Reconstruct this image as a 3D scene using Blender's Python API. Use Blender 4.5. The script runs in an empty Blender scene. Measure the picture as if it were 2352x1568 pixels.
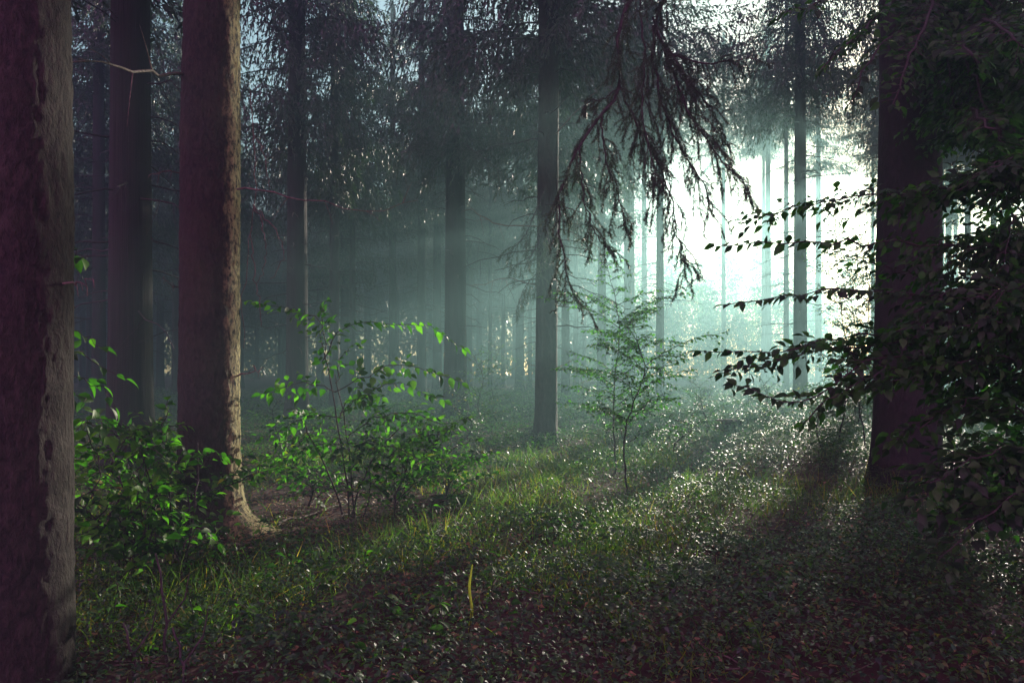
import bpy, math, random
import numpy as np
from mathutils import Vector, Euler

# ------------------------------------------------------------------ scene, camera, light
S = bpy.context.scene
C = S.collection
rng = np.random.default_rng(11)
random.seed(11)
R = math.radians

F, CX, HY, CAMH = 1568.0, 1176.0, 860.0, 1.5          # 24 mm lens on a 2352 px wide picture

cam_d = bpy.data.cameras.new('camera')
cam = bpy.data.objects.new('camera', cam_d)
C.objects.link(cam)
cam.location = (0, 0, CAMH)
cam.rotation_euler = (R(90), 0, 0)
cam_d.sensor_width = 36
cam_d.lens = 24
cam_d.shift_y = 76 / 2352
cam_d.clip_start = 0.05
cam_d.clip_end = 500
S.camera = cam

SUN_AZ, SUN_EL = R(29.8), R(15.0)                     # azimuth from +Y towards +X
sun_dir = Vector((math.sin(SUN_AZ) * math.cos(SUN_EL), math.cos(SUN_AZ) * math.cos(SUN_EL), math.sin(SUN_EL)))
sun_d = bpy.data.lights.new('sun', 'SUN')
sun_d.energy = 5.0
sun_d.angle = R(0.5)
sun_d.color = (1.0, 0.87, 0.73)
sun = bpy.data.objects.new('sun', sun_d)
C.objects.link(sun)
sun.rotation_euler = (-sun_dir).to_track_quat('-Z', 'Y').to_euler()
sun.location = (30, 60, 40)

W = bpy.data.worlds.new('World')
S.world = W
W.use_nodes = True
nt = W.node_tree
nt.nodes.clear()
sky = nt.nodes.new('ShaderNodeTexSky')
sky.sky_type = 'NISHITA'
sky.sun_disc = False
sky.sun_elevation = SUN_EL
sky.sun_rotation = SUN_AZ
tint = nt.nodes.new('ShaderNodeMix'); tint.data_type = 'RGBA'; tint.blend_type = 'MULTIPLY'
tint.inputs[0].default_value = 1.0
tint.inputs[7].default_value = (1.0, 0.98, 0.88, 1)
nt.links.new(sky.outputs[0], tint.inputs[6])
bg = nt.nodes.new('ShaderNodeBackground')
nt.links.new(tint.outputs[2], bg.inputs[0])
# violet fill light added to the sky opposite the sun, tinting the shadows
geo = nt.nodes.new('ShaderNodeTexCoord')
dot = nt.nodes.new('ShaderNodeVectorMath'); dot.operation = 'DOT_PRODUCT'
dot.inputs[1].default_value = (-math.sin(SUN_AZ) * 0.9, -math.cos(SUN_AZ) * 0.9, 0.43)
nt.links.new(geo.outputs['Generated'], dot.inputs[0])
mr = nt.nodes.new('ShaderNodeMapRange'); mr.interpolation_type = 'SMOOTHSTEP'
mr.inputs['From Min'].default_value = -0.15; mr.inputs['From Max'].default_value = 0.9
nt.links.new(dot.outputs['Value'], mr.inputs['Value'])
inv = nt.nodes.new('ShaderNodeMapRange'); inv.inputs['To Min'].default_value = 0.038; inv.inputs['To Max'].default_value = 0.003
nt.links.new(mr.outputs[0], inv.inputs['Value']); nt.links.new(inv.outputs[0], bg.inputs[1])
bg2 = nt.nodes.new('ShaderNodeBackground'); bg2.inputs[0].default_value = (0.80, 0.27, 0.68, 1)
mul = nt.nodes.new('ShaderNodeMath'); mul.operation = 'MULTIPLY'; mul.inputs[1].default_value = 0.56
nt.links.new(mr.outputs[0], mul.inputs[0]); nt.links.new(mul.outputs[0], bg2.inputs[1])
add = nt.nodes.new('ShaderNodeAddShader')
nt.links.new(bg.outputs[0], add.inputs[0]); nt.links.new(bg2.outputs[0], add.inputs[1])
out = nt.nodes.new('ShaderNodeOutputWorld')
nt.links.new(add.outputs[0], out.inputs[0])

S.view_settings.view_transform = 'Standard'
S.view_settings.look = 'None'
S.view_settings.gamma = 1
S.view_settings.exposure = 3.0
S.view_settings.use_curve_mapping = False

S.render.engine = 'CYCLES'
cy = S.cycles
cy.use_denoising = True
try:
    cy.denoiser = 'OPENIMAGEDENOISE'
    cy.denoising_input_passes = 'RGB_ALBEDO_NORMAL'
    cy.denoising_prefilter = 'ACCURATE'
except Exception:
    pass
cy.use_adaptive_sampling = False
cy.max_bounces = 4
cy.diffuse_bounces = 2
cy.glossy_bounces = 2
cy.transmission_bounces = 3
cy.volume_bounces = 0
cy.sample_clamp_indirect = 3.0
cy.sample_clamp_direct = 12.0
cy.caustics_reflective = False
cy.caustics_refractive = False

# ------------------------------------------------------------------ helpers
def at(px, py, Y):
    return np.array([(px - CX) / F * Y, Y, CAMH + (HY - py) / F * Y])

def hash3(ix, iy, iz, seed):
    h = (ix.astype(np.int64) * 73856093) ^ (iy.astype(np.int64) * 19349663) ^ (iz.astype(np.int64) * 83492791) ^ (seed * 2654435)
    h = (h ^ (h >> 13)) * 1274126177
    h = h & 0xFFFFFFFF
    h = (h ^ (h >> 16)) & 0xFFFF
    return h / 65535.0

def vnoise(x, y, z, seed=1):
    x = np.asarray(x, float); y = np.asarray(y, float) + 0 * x; z = np.asarray(z, float) + 0 * x
    fx, fy, fz = np.floor(x), np.floor(y), np.floor(z)
    tx, ty, tz = x - fx, y - fy, z - fz
    tx = tx * tx * (3 - 2 * tx); ty = ty * ty * (3 - 2 * ty); tz = tz * tz * (3 - 2 * tz)
    r = 0
    for a in (0, 1):
        for b in (0, 1):
            for c in (0, 1):
                w = (tx if a else 1 - tx) * (ty if b else 1 - ty) * (tz if c else 1 - tz)
                r = r + w * hash3(fx + a, fy + b, fz + c, seed)
    return r

def fbm(x, y, z, seed=1, o=3):
    r, a = 0, 0.5
    for k in range(o):
        r = r + a * vnoise(x * 2 ** k, np.asarray(y) * 2 ** k, np.asarray(z) * 2 ** k, seed + k)
        a *= 0.5
    return r

def gh(x, y):
    x = np.asarray(x, float); y = np.asarray(y, float)
    z = 0.022 * np.maximum(0, y - 13) + 0.22 * (fbm(x * 0.22, y * 0.22, 0 * x, 5) - 0.44) + 0.05 * (fbm(x * 1.3, y * 1.3, 0 * x, 9) - 0.44)
    z = z + 0.25 * np.exp(-((x - 5.5) ** 2 / 8 + (y - 12) ** 2 / 14))
    return z

def gz(x, y):
    return float(gh(np.array([x]), np.array([y]))[0])

class Geo:
    def __init__(self):
        self.v = []; self.f = {3: [], 4: []}; self.n = 0
    def add(self, v, *faces):
        v = np.asarray(v, float).reshape(-1, 3)
        for f in faces:
            f = np.asarray(f, int)
            if len(f):
                self.f[f.shape[1]].append(f + self.n)
        self.v.append(v); self.n += len(v)
    def mesh(self, name, mat, smooth=True):
        me = bpy.data.meshes.new(name)
        v = np.concatenate(self.v) if self.v else np.zeros((0, 3))
        loops, starts, tot = [], [], 0
        for k in (4, 3):
            if self.f[k]:
                a = np.concatenate(self.f[k])
                loops.append(a.ravel()); starts.append(tot + np.arange(len(a)) * k); tot += a.size
        loops = np.concatenate(loops); starts = np.concatenate(starts)
        me.vertices.add(len(v)); me.vertices.foreach_set('co', v.astype(np.float32).ravel())
        me.loops.add(len(loops)); me.loops.foreach_set('vertex_index', loops.astype(np.int32))
        me.polygons.add(len(starts)); me.polygons.foreach_set('loop_start', starts.astype(np.int32))
        me.polygons.foreach_set('use_smooth', np.full(len(starts), smooth, dtype=bool))
        me.update(calc_edges=True)
        me.materials.append(mat)
        return me
    def build(self, name, mat, parent=None, smooth=True):
        o = bpy.data.objects.new(name, self.mesh(name, mat, smooth))
        C.objects.link(o)
        if parent is not None:
            o.parent = parent
        return o

def tube(g, pts, rad, n=6, cap=True):
    pts = np.asarray(pts, float); rad = np.broadcast_to(np.asarray(rad, float), (len(pts),))
    t = np.gradient(pts, axis=0); t /= np.linalg.norm(t, axis=1)[:, None] + 1e-9
    ref = np.array([0, 0, 1.0]) if abs(t[0][2]) < 0.9 else np.array([1.0, 0, 0])
    u = np.cross(t, ref); u /= np.linalg.norm(u, axis=1)[:, None] + 1e-9
    w = np.cross(t, u)
    a = np.arange(n) / n * 2 * math.pi
    v = pts[:, None, :] + rad[:, None, None] * (u[:, None, :] * np.cos(a)[None, :, None] + w[:, None, :] * np.sin(a)[None, :, None])
    K = len(pts)
    i = np.arange(K - 1)[:, None] * n; j = np.arange(n)[None, :]; j2 = (j + 1) % n
    q = np.stack([i + j, i + j2, i + n + j2, i + n + j], -1).reshape(-1, 4)
    g.add(v, q)

def curve(ctrl, n):
    """Catmull-Rom through control points"""
    P = np.asarray(ctrl, float)
    P = np.vstack([2 * P[0] - P[1], P, 2 * P[-1] - P[-2]])
    seg = len(P) - 3
    o = []
    for t in np.linspace(0, seg - 1e-6, n):
        k = int(t); s = t - k
        a, b, c, d = P[k], P[k + 1], P[k + 2], P[k + 3]
        o.append(0.5 * (2 * b + (c - a) * s + (2 * a - 5 * b + 4 * c - d) * s * s + (3 * b - a - 3 * c + d) * s ** 3))
    return np.array(o)

def nrm(a):
    return a / (np.linalg.norm(a, axis=-1, keepdims=True) + 1e-9)

# leaf shapes: along +Y, width in X, normal +Z
def leaf_hi():
    t = [0.12, 0.32, 0.55, 0.78]; w = [0.15, 0.29, 0.27, 0.14]
    v = [(0, 0, 0)]
    for a, b in zip(t, w):
        dz = -0.22 * a * a
        v += [(-b, a, 0.09 * b / .29 + dz), (0, a, dz), (b, a, 0.09 * b / .29 + dz)]
    v.append((0, 1, -0.26))
    q, tr = [], [(0, 2, 1), (0, 3, 2), (13, 10, 11), (13, 11, 12)]
    for k in range(3):
        a = 1 + 3 * k
        q += [(a, a + 1, a + 4, a + 3), (a + 1, a + 2, a + 5, a + 4)]
    return np.array(v, float), [np.array(q), np.array(tr)]

def leaf_lo(w=0.27):
    v = [(0, 0, 0), (-w, 0.45, 0.06), (w, 0.45, 0.06), (0, 1, -0.1), (0, 0.45, -0.01)]
    return np.array(v, float), [np.array([(0, 4, 1), (0, 2, 4), (1, 4, 3), (4, 2, 3)])]

def diamond(w=0.1):
    v = [(0, 0, 0), (-w, 0.4, 0.0), (w, 0.4, 0.0), (0, 1, 0)]
    return np.array(v, float), [np.array([(0, 2, 3, 1)])]

def blade():
    t = np.array([0, 0.3, 0.6, 0.85]); w = np.array([0.5, 0.48, 0.34, 0.18])
    v = []
    for a, b in zip(t, w):
        v += [(-b, a, 0.5 * a ** 2.2), (b, a, 0.5 * a ** 2.2)]
    v.append((0, 1, 0.55))
    return np.array(v, float), [np.array([(0, 1, 3, 2), (2, 3, 5, 4), (4, 5, 7, 6)]), np.array([(6, 7, 8)])]

LEAF_HI, LEAF_LO, DIAM, BLADE = leaf_hi(), leaf_lo(), diamond(), blade()
NEEDLE = diamond(0.07)
SLIM = diamond(0.085); CSLIM = diamond(0.17)

class Leaves:
    def __init__(self):
        self.p = []; self.d = []; self.n = []; self.s = []
    def add(self, p, d, n, s):
        self.p.append(p); self.d.append(d); self.n.append(n); self.s.append(s)
    def arrays(self):
        return np.array(self.p), np.array(self.d), np.array(self.n), np.array(self.s)
    def into(self, g, tpl):
        if self.p:
            scatter(g, tpl, *self.arrays())

def scatter(g, tpl, p, d, n, s, wscale=None):
    """stamp a leaf template at every p, along d, facing n"""
    p = np.asarray(p, float); d = nrm(np.asarray(d, float)); n = np.asarray(n, float); s = np.asarray(s, float)
    x = nrm(np.cross(d, n)); z = np.cross(x, d)
    tv, tf = tpl
    sx = s if wscale is None else wscale
    v = p[:, None, :] + x[:, None, :] * (tv[None, :, 0:1] * sx[:, None, None]) + d[:, None, :] * (tv[None, :, 1:2] * s[:, None, None]) + z[:, None, :] * (tv[None, :, 2:3] * s[:, None, None])
    off = (np.arange(len(p)) * len(tv))[:, None, None]
    g.add(v, *[(f[None] + off).reshape(-1, f.shape[1]) for f in tf])

def tag(o, label=None, cat=None, group=None, kind=None):
    if label: o['label'] = label
    if cat: o['category'] = cat
    if group: o['group'] = group
    if kind: o['kind'] = kind
    return o

def thing(name, label, cat, loc, group=None):
    o = bpy.data.objects.new(name, None)
    o.empty_display_size = 0.3
    o.location = [float(a) for a in loc]
    C.objects.link(o)
    return tag(o, label, cat, group)

def put(name, mesh, parent, loc=(0, 0, 0), rz=0.0, scale=(1, 1, 1)):
    o = bpy.data.objects.new(name, mesh)
    C.objects.link(o)
    o.parent = parent
    o.location = loc; o.rotation_euler = (0, 0, rz); o.scale = scale
    return o

def build_at(g, name, mat, parent, smooth=True):
    """geometry was made in world space: move into the parent's space"""
    L = np.array(parent.location)
    q = parent
    while q.parent is not None:
        q = q.parent; L = L + np.array(q.location)
    g.v = [v - L for v in g.v]
    return g.build(name, mat, parent, smooth)

# ------------------------------------------------------------------ materials
def newmat(name):
    m = bpy.data.materials.new(name); m.use_nodes = True
    n = m.node_tree; n.nodes.clear()
    o = n.nodes.new('ShaderNodeOutputMaterial')
    return m, n, o

def ramp(n, fac, stops):
    r = n.nodes.new('ShaderNodeValToRGB')
    e = r.color_ramp.elements
    while len(e) < len(stops): e.new(0.5)
    for k, (p, c) in enumerate(stops):
        e[k].position = p; e[k].color = (*c, 1)
    n.links.new(fac, r.inputs[0])
    return r.outputs[0]

def leaf_mat(name, stops, trans_gain=(1.9, 2.3, 0.9), rough=0.38, spec=0.5, tmix=0.45):
    m, n, o = newmat(name)
    g = n.nodes.new('ShaderNodeNewGeometry')
    col = ramp(n, g.outputs['Random Per Island'], stops)
    tc = n.nodes.new('ShaderNodeTexCoord')
    nz = n.nodes.new('ShaderNodeTexNoise'); nz.inputs['Scale'].default_value = 60; nz.inputs['Detail'].default_value = 3
    n.links.new(tc.outputs['Object'], nz.inputs['Vector'])
    mv = n.nodes.new('ShaderNodeMapRange'); mv.inputs['To Min'].default_value = 0.65; mv.inputs['To Max'].default_value = 1.35
    n.links.new(nz.outputs['Fac'], mv.inputs['Value'])
    mm = n.nodes.new('ShaderNodeMix'); mm.data_type = 'RGBA'; mm.blend_type = 'MULTIPLY'; mm.inputs[0].default_value = 1
    n.links.new(col, mm.inputs[6]); n.links.new(mv.outputs[0], mm.inputs[7])
    p = n.nodes.new('ShaderNodeBsdfPrincipled')
    p.inputs['Roughness'].default_value = rough
    p.inputs['Specular IOR Level'].default_value = spec
    n.links.new(mm.outputs[2], p.inputs['Base Color'])
    bump = n.nodes.new('ShaderNodeBump'); bump.inputs['Strength'].default_value = 0.25; bump.inputs['Distance'].default_value = 0.01
    n.links.new(nz.outputs['Fac'], bump.inputs['Height']); n.links.new(bump.outputs[0], p.inputs['Normal'])
    t = n.nodes.new('ShaderNodeBsdfTranslucent')
    tm = n.nodes.new('ShaderNodeMix'); tm.data_type = 'RGBA'; tm.blend_type = 'MULTIPLY'; tm.inputs[0].default_value = 1
    tm.inputs[7].default_value = (*trans_gain, 1)
    n.links.new(mm.outputs[2], tm.inputs[6]); n.links.new(tm.outputs[2], t.inputs[0])
    mx = n.nodes.new('ShaderNodeMixShader'); mx.inputs[0].default_value = tmix
    n.links.new(p.outputs[0], mx.inputs[1]); n.links.new(t.outputs[0], mx.inputs[2])
    n.links.new(mx.outputs[0], o.inputs[0])
    return m

def bark_mat(name, dark, light, moss, scale=9.0, bump=0.8, zs=0.35, mossy=0.35, sun_tint=None):
    m, n, o = newmat(name)
    tc = n.nodes.new('ShaderNodeTexCoord')
    mp = n.nodes.new('ShaderNodeMapping'); mp.inputs['Scale'].default_value = (1, 1, zs)
    n.links.new(tc.outputs['Object'], mp.inputs[0])
    def noise(sc, det, rough, vec):
        t = n.nodes.new('ShaderNodeTexNoise'); t.inputs['Scale'].default_value = sc
        t.inputs['Detail'].default_value = det; t.inputs['Roughness'].default_value = rough
        n.links.new(vec, t.inputs['Vector']); return t.outputs['Fac']
    def math_(op, a, b=None):
        t = n.nodes.new('ShaderNodeMath'); t.operation = op
        for k, q in enumerate((a, b)):
            if q is None: continue
            if isinstance(q, (int, float)): t.inputs[k].default_value = q
            else: n.links.new(q, t.inputs[k])
        return t.outputs[0]
    plate = noise(scale * 2.2, 7, 0.72, mp.outputs[0])
    fissure = math_('MULTIPLY', math_('ABSOLUTE', math_('SUBTRACT', noise(scale * 1.3, 5, 0.6, mp.outputs[0]), 0.5)), 5.0)
    fissure = math_('MINIMUM', fissure, 1.0)
    wn = n.nodes.new('ShaderNodeTexNoise'); wn.inputs['Scale'].default_value = scale * 2; wn.inputs['Detail'].default_value = 4
    n.links.new(mp.outputs[0], wn.inputs['Vector'])
    wm = n.nodes.new('ShaderNodeMix'); wm.data_type = 'RGBA'; wm.blend_type = 'ADD'; wm.inputs[0].default_value = 0.09
    n.links.new(mp.outputs[0], wm.inputs[6]); n.links.new(wn.outputs['Color'], wm.inputs[7])
    vc = n.nodes.new('ShaderNodeTexVoronoi'); vc.inputs['Scale'].default_value = scale * 3.6
    n.links.new(wm.outputs[2], vc.inputs['Vector'])
    sepc = n.nodes.new('ShaderNodeSeparateColor'); n.links.new(vc.outputs['Color'], sepc.inputs[0])
    hgt = math_('ADD', math_('MULTIPLY', fissure, 0.3), math_('MULTIPLY', plate, 0.75))
    hgt = math_('ADD', hgt, math_('MULTIPLY', sepc.outputs[0], 0.3))
    col = ramp(n, hgt, [(0.35, dark), (0.62, tuple((a + b) / 2 for a, b in zip(dark, light))), (0.85, light)])
    patch = noise(2.2, 5, 0.6, tc.outputs['Object'])
    pr = n.nodes.new('ShaderNodeMapRange'); pr.inputs['From Min'].default_value = 0.45; pr.inputs['From Max'].default_value = 0.75
    pr.inputs['To Max'].default_value = mossy
    n.links.new(patch, pr.inputs['Value'])
    mm = n.nodes.new('ShaderNodeMix'); mm.data_type = 'RGBA'
    n.links.new(pr.outputs[0], mm.inputs[0]); n.links.new(col, mm.inputs[6]); mm.inputs[7].default_value = (*moss, 1)
    base = mm.outputs[2]
    if sun_tint:                                   # sunlight painted in: ragged yellow-green tint on the sun side of the stem
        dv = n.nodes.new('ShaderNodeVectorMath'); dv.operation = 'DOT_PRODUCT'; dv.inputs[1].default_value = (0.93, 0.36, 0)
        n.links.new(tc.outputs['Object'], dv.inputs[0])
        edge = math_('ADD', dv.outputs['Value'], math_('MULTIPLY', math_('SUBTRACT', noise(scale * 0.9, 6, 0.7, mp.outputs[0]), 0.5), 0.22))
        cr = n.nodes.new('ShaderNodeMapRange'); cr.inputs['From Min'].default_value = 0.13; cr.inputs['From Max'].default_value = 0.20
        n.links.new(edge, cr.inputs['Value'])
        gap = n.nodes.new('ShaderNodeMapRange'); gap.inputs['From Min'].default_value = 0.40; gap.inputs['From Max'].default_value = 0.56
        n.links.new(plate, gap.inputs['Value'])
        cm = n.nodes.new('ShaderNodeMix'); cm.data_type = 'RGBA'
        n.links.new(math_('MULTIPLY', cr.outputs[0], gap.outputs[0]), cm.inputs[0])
        n.links.new(base, cm.inputs[6]); cm.inputs[7].default_value = (*sun_tint, 1)
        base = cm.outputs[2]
    p = n.nodes.new('ShaderNodeBsdfPrincipled'); p.inputs['Roughness'].default_value = 0.85
    p.inputs['Specular IOR Level'].default_value = 0.2
    n.links.new(base, p.inputs['Base Color'])
    b = n.nodes.new('ShaderNodeBump'); b.inputs['Strength'].default_value = bump; b.inputs['Distance'].default_value = 0.03
    n.links.new(hgt, b.inputs['Height']); n.links.new(b.outputs[0], p.inputs['Normal'])
    n.links.new(p.outputs[0], o.inputs[0])
    return m

def plain_mat(name, a, b, scale=20, rough=0.8, spec=0.25):
    m, n, o = newmat(name)
    tc = n.nodes.new('ShaderNodeTexCoord')
    nz = n.nodes.new('ShaderNodeTexNoise'); nz.inputs['Scale'].default_value = scale; nz.inputs['Detail'].default_value = 6
    n.links.new(tc.outputs['Object'], nz.inputs['Vector'])
    col = ramp(n, nz.outputs['Fac'], [(0.3, a), (0.7, b)])
    p = n.nodes.new('ShaderNodeBsdfPrincipled'); p.inputs['Roughness'].default_value = rough
    p.inputs['Specular IOR Level'].default_value = spec
    n.links.new(col, p.inputs['Base Color'])
    bp = n.nodes.new('ShaderNodeBump'); bp.inputs['Strength'].default_value = 0.6; bp.inputs['Distance'].default_value = 0.03
    n.links.new(nz.outputs['Fac'], bp.inputs['Height']); n.links.new(bp.outputs[0], p.inputs['Normal'])
    n.links.new(p.outputs[0], o.inputs[0])
    return m

M_SPRUCE = bark_mat('spruce_bark', (0.008, 0.006, 0.007), (0.025, 0.020, 0.018), (0.022, 0.024, 0.014))
M_FLAKY = bark_mat('flaky_bark', (0.007, 0.0055, 0.006), (0.030, 0.024, 0.021), (0.028, 0.028, 0.016), scale=14, bump=1.0, zs=0.5)
M_BEECH = bark_mat('beech_bark', (0.011, 0.009, 0.010), (0.027, 0.022, 0.022), (0.02, 0.024, 0.013), scale=7, bump=0.6, zs=0.5, mossy=0.5)
M_TWIG = plain_mat('twig_bark', (0.014, 0.013, 0.012), (0.045, 0.04, 0.035), 30)
M_DEAD = plain_mat('dead_wood', (0.05, 0.042, 0.035), (0.15, 0.125, 0.10), 25)
M_SOIL = plain_mat('forest_soil', (0.022, 0.014, 0.014), (0.065, 0.042, 0.036), 7, 0.95, 0.1)
M_LITTER = leaf_mat('dry_litter', [(0.0, (0.12, 0.07, 0.035)), (0.5, (0.22, 0.15, 0.07)), (1.0, (0.30, 0.22, 0.12))], (1, 1, 1), 0.6, 0.3, 0.2)
M_LEAF = leaf_mat('shrub_leaf', [(0.0, (0.008, 0.024, 0.009)), (0.45, (0.02, 0.06, 0.014)), (0.85, (0.06, 0.15, 0.022)), (0.97, (0.06, 0.13, 0.025)), (1.0, (0.15, 0.13, 0.025))], (2.6, 4.2, 0.8), rough=0.5, spec=0.3, tmix=0.5)
M_YLEAF = leaf_mat('young_beech_leaf', [(0.0, (0.01, 0.03, 0.012)), (0.5, (0.03, 0.085, 0.02)), (1.0, (0.06, 0.15, 0.03))], (2.2, 3.6, 1.1), rough=0.45, spec=0.45, tmix=0.5)
M_BLEAF = leaf_mat('beech_leaf', [(0.0, (0.006, 0.016, 0.008)), (0.6, (0.014, 0.04, 0.012)), (1.0, (0.03, 0.08, 0.018))], (2.2, 4.0, 0.9), rough=0.5, spec=0.3, tmix=0.45)
M_GLEAF = leaf_mat('ground_leaf', [(0.0, (0.008, 0.02, 0.012)), (0.55, (0.022, 0.055, 0.022)), (0.95, (0.05, 0.11, 0.03)), (1.0, (0.13, 0.09, 0.03))], (2.2, 3.4, 0.9), rough=0.42, spec=0.6, tmix=0.42)
M_GRASS = leaf_mat('grass_blade', [(0.0, (0.02, 0.055, 0.016)), (0.5, (0.055, 0.12, 0.024)), (0.84, (0.10, 0.15, 0.03)), (1.0, (0.24, 0.17, 0.05))], (2.4, 3.0, 0.9), rough=0.45, spec=0.4, tmix=0.5)
M_NEEDLE = leaf_mat('spruce_needle', [(0.0, (0.012, 0.028, 0.015)), (1.0, (0.03, 0.06, 0.024))], (1.3, 1.7, 0.8), rough=0.45, spec=0.4, tmix=0.25)
M_WILT = leaf_mat('wilted_leaf', [(0.0, (0.22, 0.26, 0.04)), (1.0, (0.22, 0.26, 0.04))], (1.5, 1.8, 0.6), 0.5, 0.3, 0.5)

# ------------------------------------------------------------------ ground
def make_ground():
    ys = np.concatenate([np.arange(-5.5, 20, 0.2), np.arange(20, 79, 0.8)])
    xs = np.concatenate([np.arange(-64, -14, 1.0), np.arange(-14, 14, 0.25), np.arange(14, 65, 1.0)])
    X, Y = np.meshgrid(xs, ys)
    Z = gh(X.ravel(), Y.ravel())
    v = np.stack([X.ravel(), Y.ravel(), Z], 1)
    nx, ny = len(xs), len(ys)
    i = np.arange(ny - 1)[:, None] * nx; j = np.arange(nx - 1)[None]
    q = np.stack([i + j, i + j + 1, i + nx + j + 1, i + nx + j], -1).reshape(-1, 4)
    g = Geo(); g.add(v, q)
    tag(g.build('ground', M_SOIL), 'dark forest floor of soil under the plants', 'ground', kind='structure')
make_ground()

# ------------------------------------------------------------------ trunks and crowns
def trunk_geo(r, H, seed, nseg=14, rings=None, flare=0.35, fl_h=0.4, disp=0.0, lobes=5, sway=0.06, taper=0.55, extra=None):
    if rings is None: rings = np.linspace(-0.3, H, 16)
    rg = np.random.default_rng(seed)
    a = np.arange(nseg) / nseg * 2 * math.pi
    Z, A = np.meshgrid(rings, a, indexing='ij')
    ph = rg.random() * 6.28
    zz = np.maximum(Z, 0)
    base = r * (1 - taper * zz / H)
    fl = flare * r * np.exp(-zz / fl_h) * (1 + 0.55 * np.cos(lobes * A + ph) + 0.3 * np.cos((lobes - 2) * A + 2 * ph))
    if extra is not None:
        ang, amt, eh = extra
        fl = fl + amt * np.exp(-zz / eh) * np.maximum(0, np.cos(A - ang)) ** 6
    rad = base + fl
    rad = rad * (1 + 0.035 * (vnoise(np.cos(A) * 1.3, np.sin(A) * 1.3, Z * 0.8, seed) - 0.5) * 2)
    if disp:
        k = 1 / r
        rid = fbm(np.cos(A) * r * 34, np.sin(A) * r * 34, Z * 16, seed + 3, 4)
        big = fbm(np.cos(A) * r * 8, np.sin(A) * r * 8, Z * 3.5, seed + 8, 2)
        rad = rad + disp * (rid - 0.45) + disp * 0.25 * (big - 0.4)
    ox = sway * np.sin(rings * 0.35 + ph) - sway * math.sin(ph); oy = sway * np.cos(rings * 0.27 + ph) - sway * math.cos(ph)
    X = ox[:, None] + rad * np.cos(A); Y = oy[:, None] + rad * np.sin(A)
    v = np.stack([X, Y, Z], -1).reshape(-1, 3)
    K = len(rings)
    i = np.arange(K - 1)[:, None] * nseg; j = np.arange(nseg)[None]; j2 = (j + 1) % nseg
    q = np.stack([i + j, i + j2, i + nseg + j2, i + nseg + j], -1).reshape(-1, 4)
    g = Geo(); g.add(v, q)
    return g

TRUNK = [trunk_geo(1.0, 1.0, 40 + k, 14, np.concatenate([[-0.02], np.linspace(0, 0.06, 6), np.linspace(0.1, 1, 14)]), 0.45, 0.018, 0, 5, 0.0, 0.5).mesh('trunk', M_SPRUCE) for k in range(4)]

def needle_spray(gw, gn, pts, r0, rg, side_len, step=0.16, needle=0.16, slim=SLIM, droop=0.8, start=0.2, nper=6, wood=True, fn=None):
    """one spruce limb: wood tube and hanging fringed side twigs"""
    pts = np.asarray(pts)
    if wood: tube(gw, pts, np.linspace(r0, r0 * 0.25, len(pts)), 4)
    seg = np.linalg.norm(np.diff(pts, axis=0), axis=1); cum = np.concatenate([[0], np.cumsum(seg)]); L = cum[-1]
    P, D, N, Sz = [], [], [], []
    s = start * L
    while s < L:
        p = np.array([np.interp(s, cum, pts[:, k]) for k in range(3)])
        q = np.array([np.interp(min(L, s + 0.05), cum, pts[:, k]) for k in range(3)]); q0 = np.array([np.interp(s - 0.05, cum, pts[:, k]) for k in range(3)])
        t = nrm(q - q0); side = nrm(np.cross(t, [0, 0, 1.0]))
        for sg in (-1, 1):
            if rg.random() < 0.12: continue
            d = nrm(t * rg.uniform(0.3, 0.8) + side * sg * rg.uniform(0.3, 0.9) + np.array([0, 0, -droop * rg.uniform(0.5, 1.5)]))
            ln = side_len * rg.uniform(0.45, 1.15) * (0.45 + 0.55 * math.sin(math.pi * min(1, 0.15 + s / L * 0.85)))
            m = max(3, int(ln / needle * nper / 2.2))
            u = np.linspace(0.0, 1, m)
            bend = np.array([0, 0, -0.35 * ln])
            pos = p + d * (u * ln)[:, None] + bend * (u ** 2)[:, None]
            jd = d + bend / ln * 2 * u[:, None] * 0.6 + rg.normal(0, 0.42, (m, 3))
            P.append(pos); D.append(jd); N.append(rg.normal(0, 1, (m, 3))); Sz.append(needle * rg.uniform(0.6, 1.3, m))
        s += step * rg.uniform(0.7, 1.3)
    # tip of the limb itself
    m = int(L / needle * 3)
    u = rg.uniform(start + 0.1, 1, m)
    pos = np.stack([np.interp(u * L, cum, pts[:, k]) for k in range(3)], 1)
    P.append(pos); D.append(nrm(pts[-1] - pts[0]) + rg.normal(0, 0.5, (m, 3))); N.append(rg.normal(0, 1, (m, 3))); Sz.append(needle * rg.uniform(0.5, 1, m))
    scatter(gn, slim, np.concatenate(P), np.concatenate(D), np.concatenate(N), np.concatenate(Sz))

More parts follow.
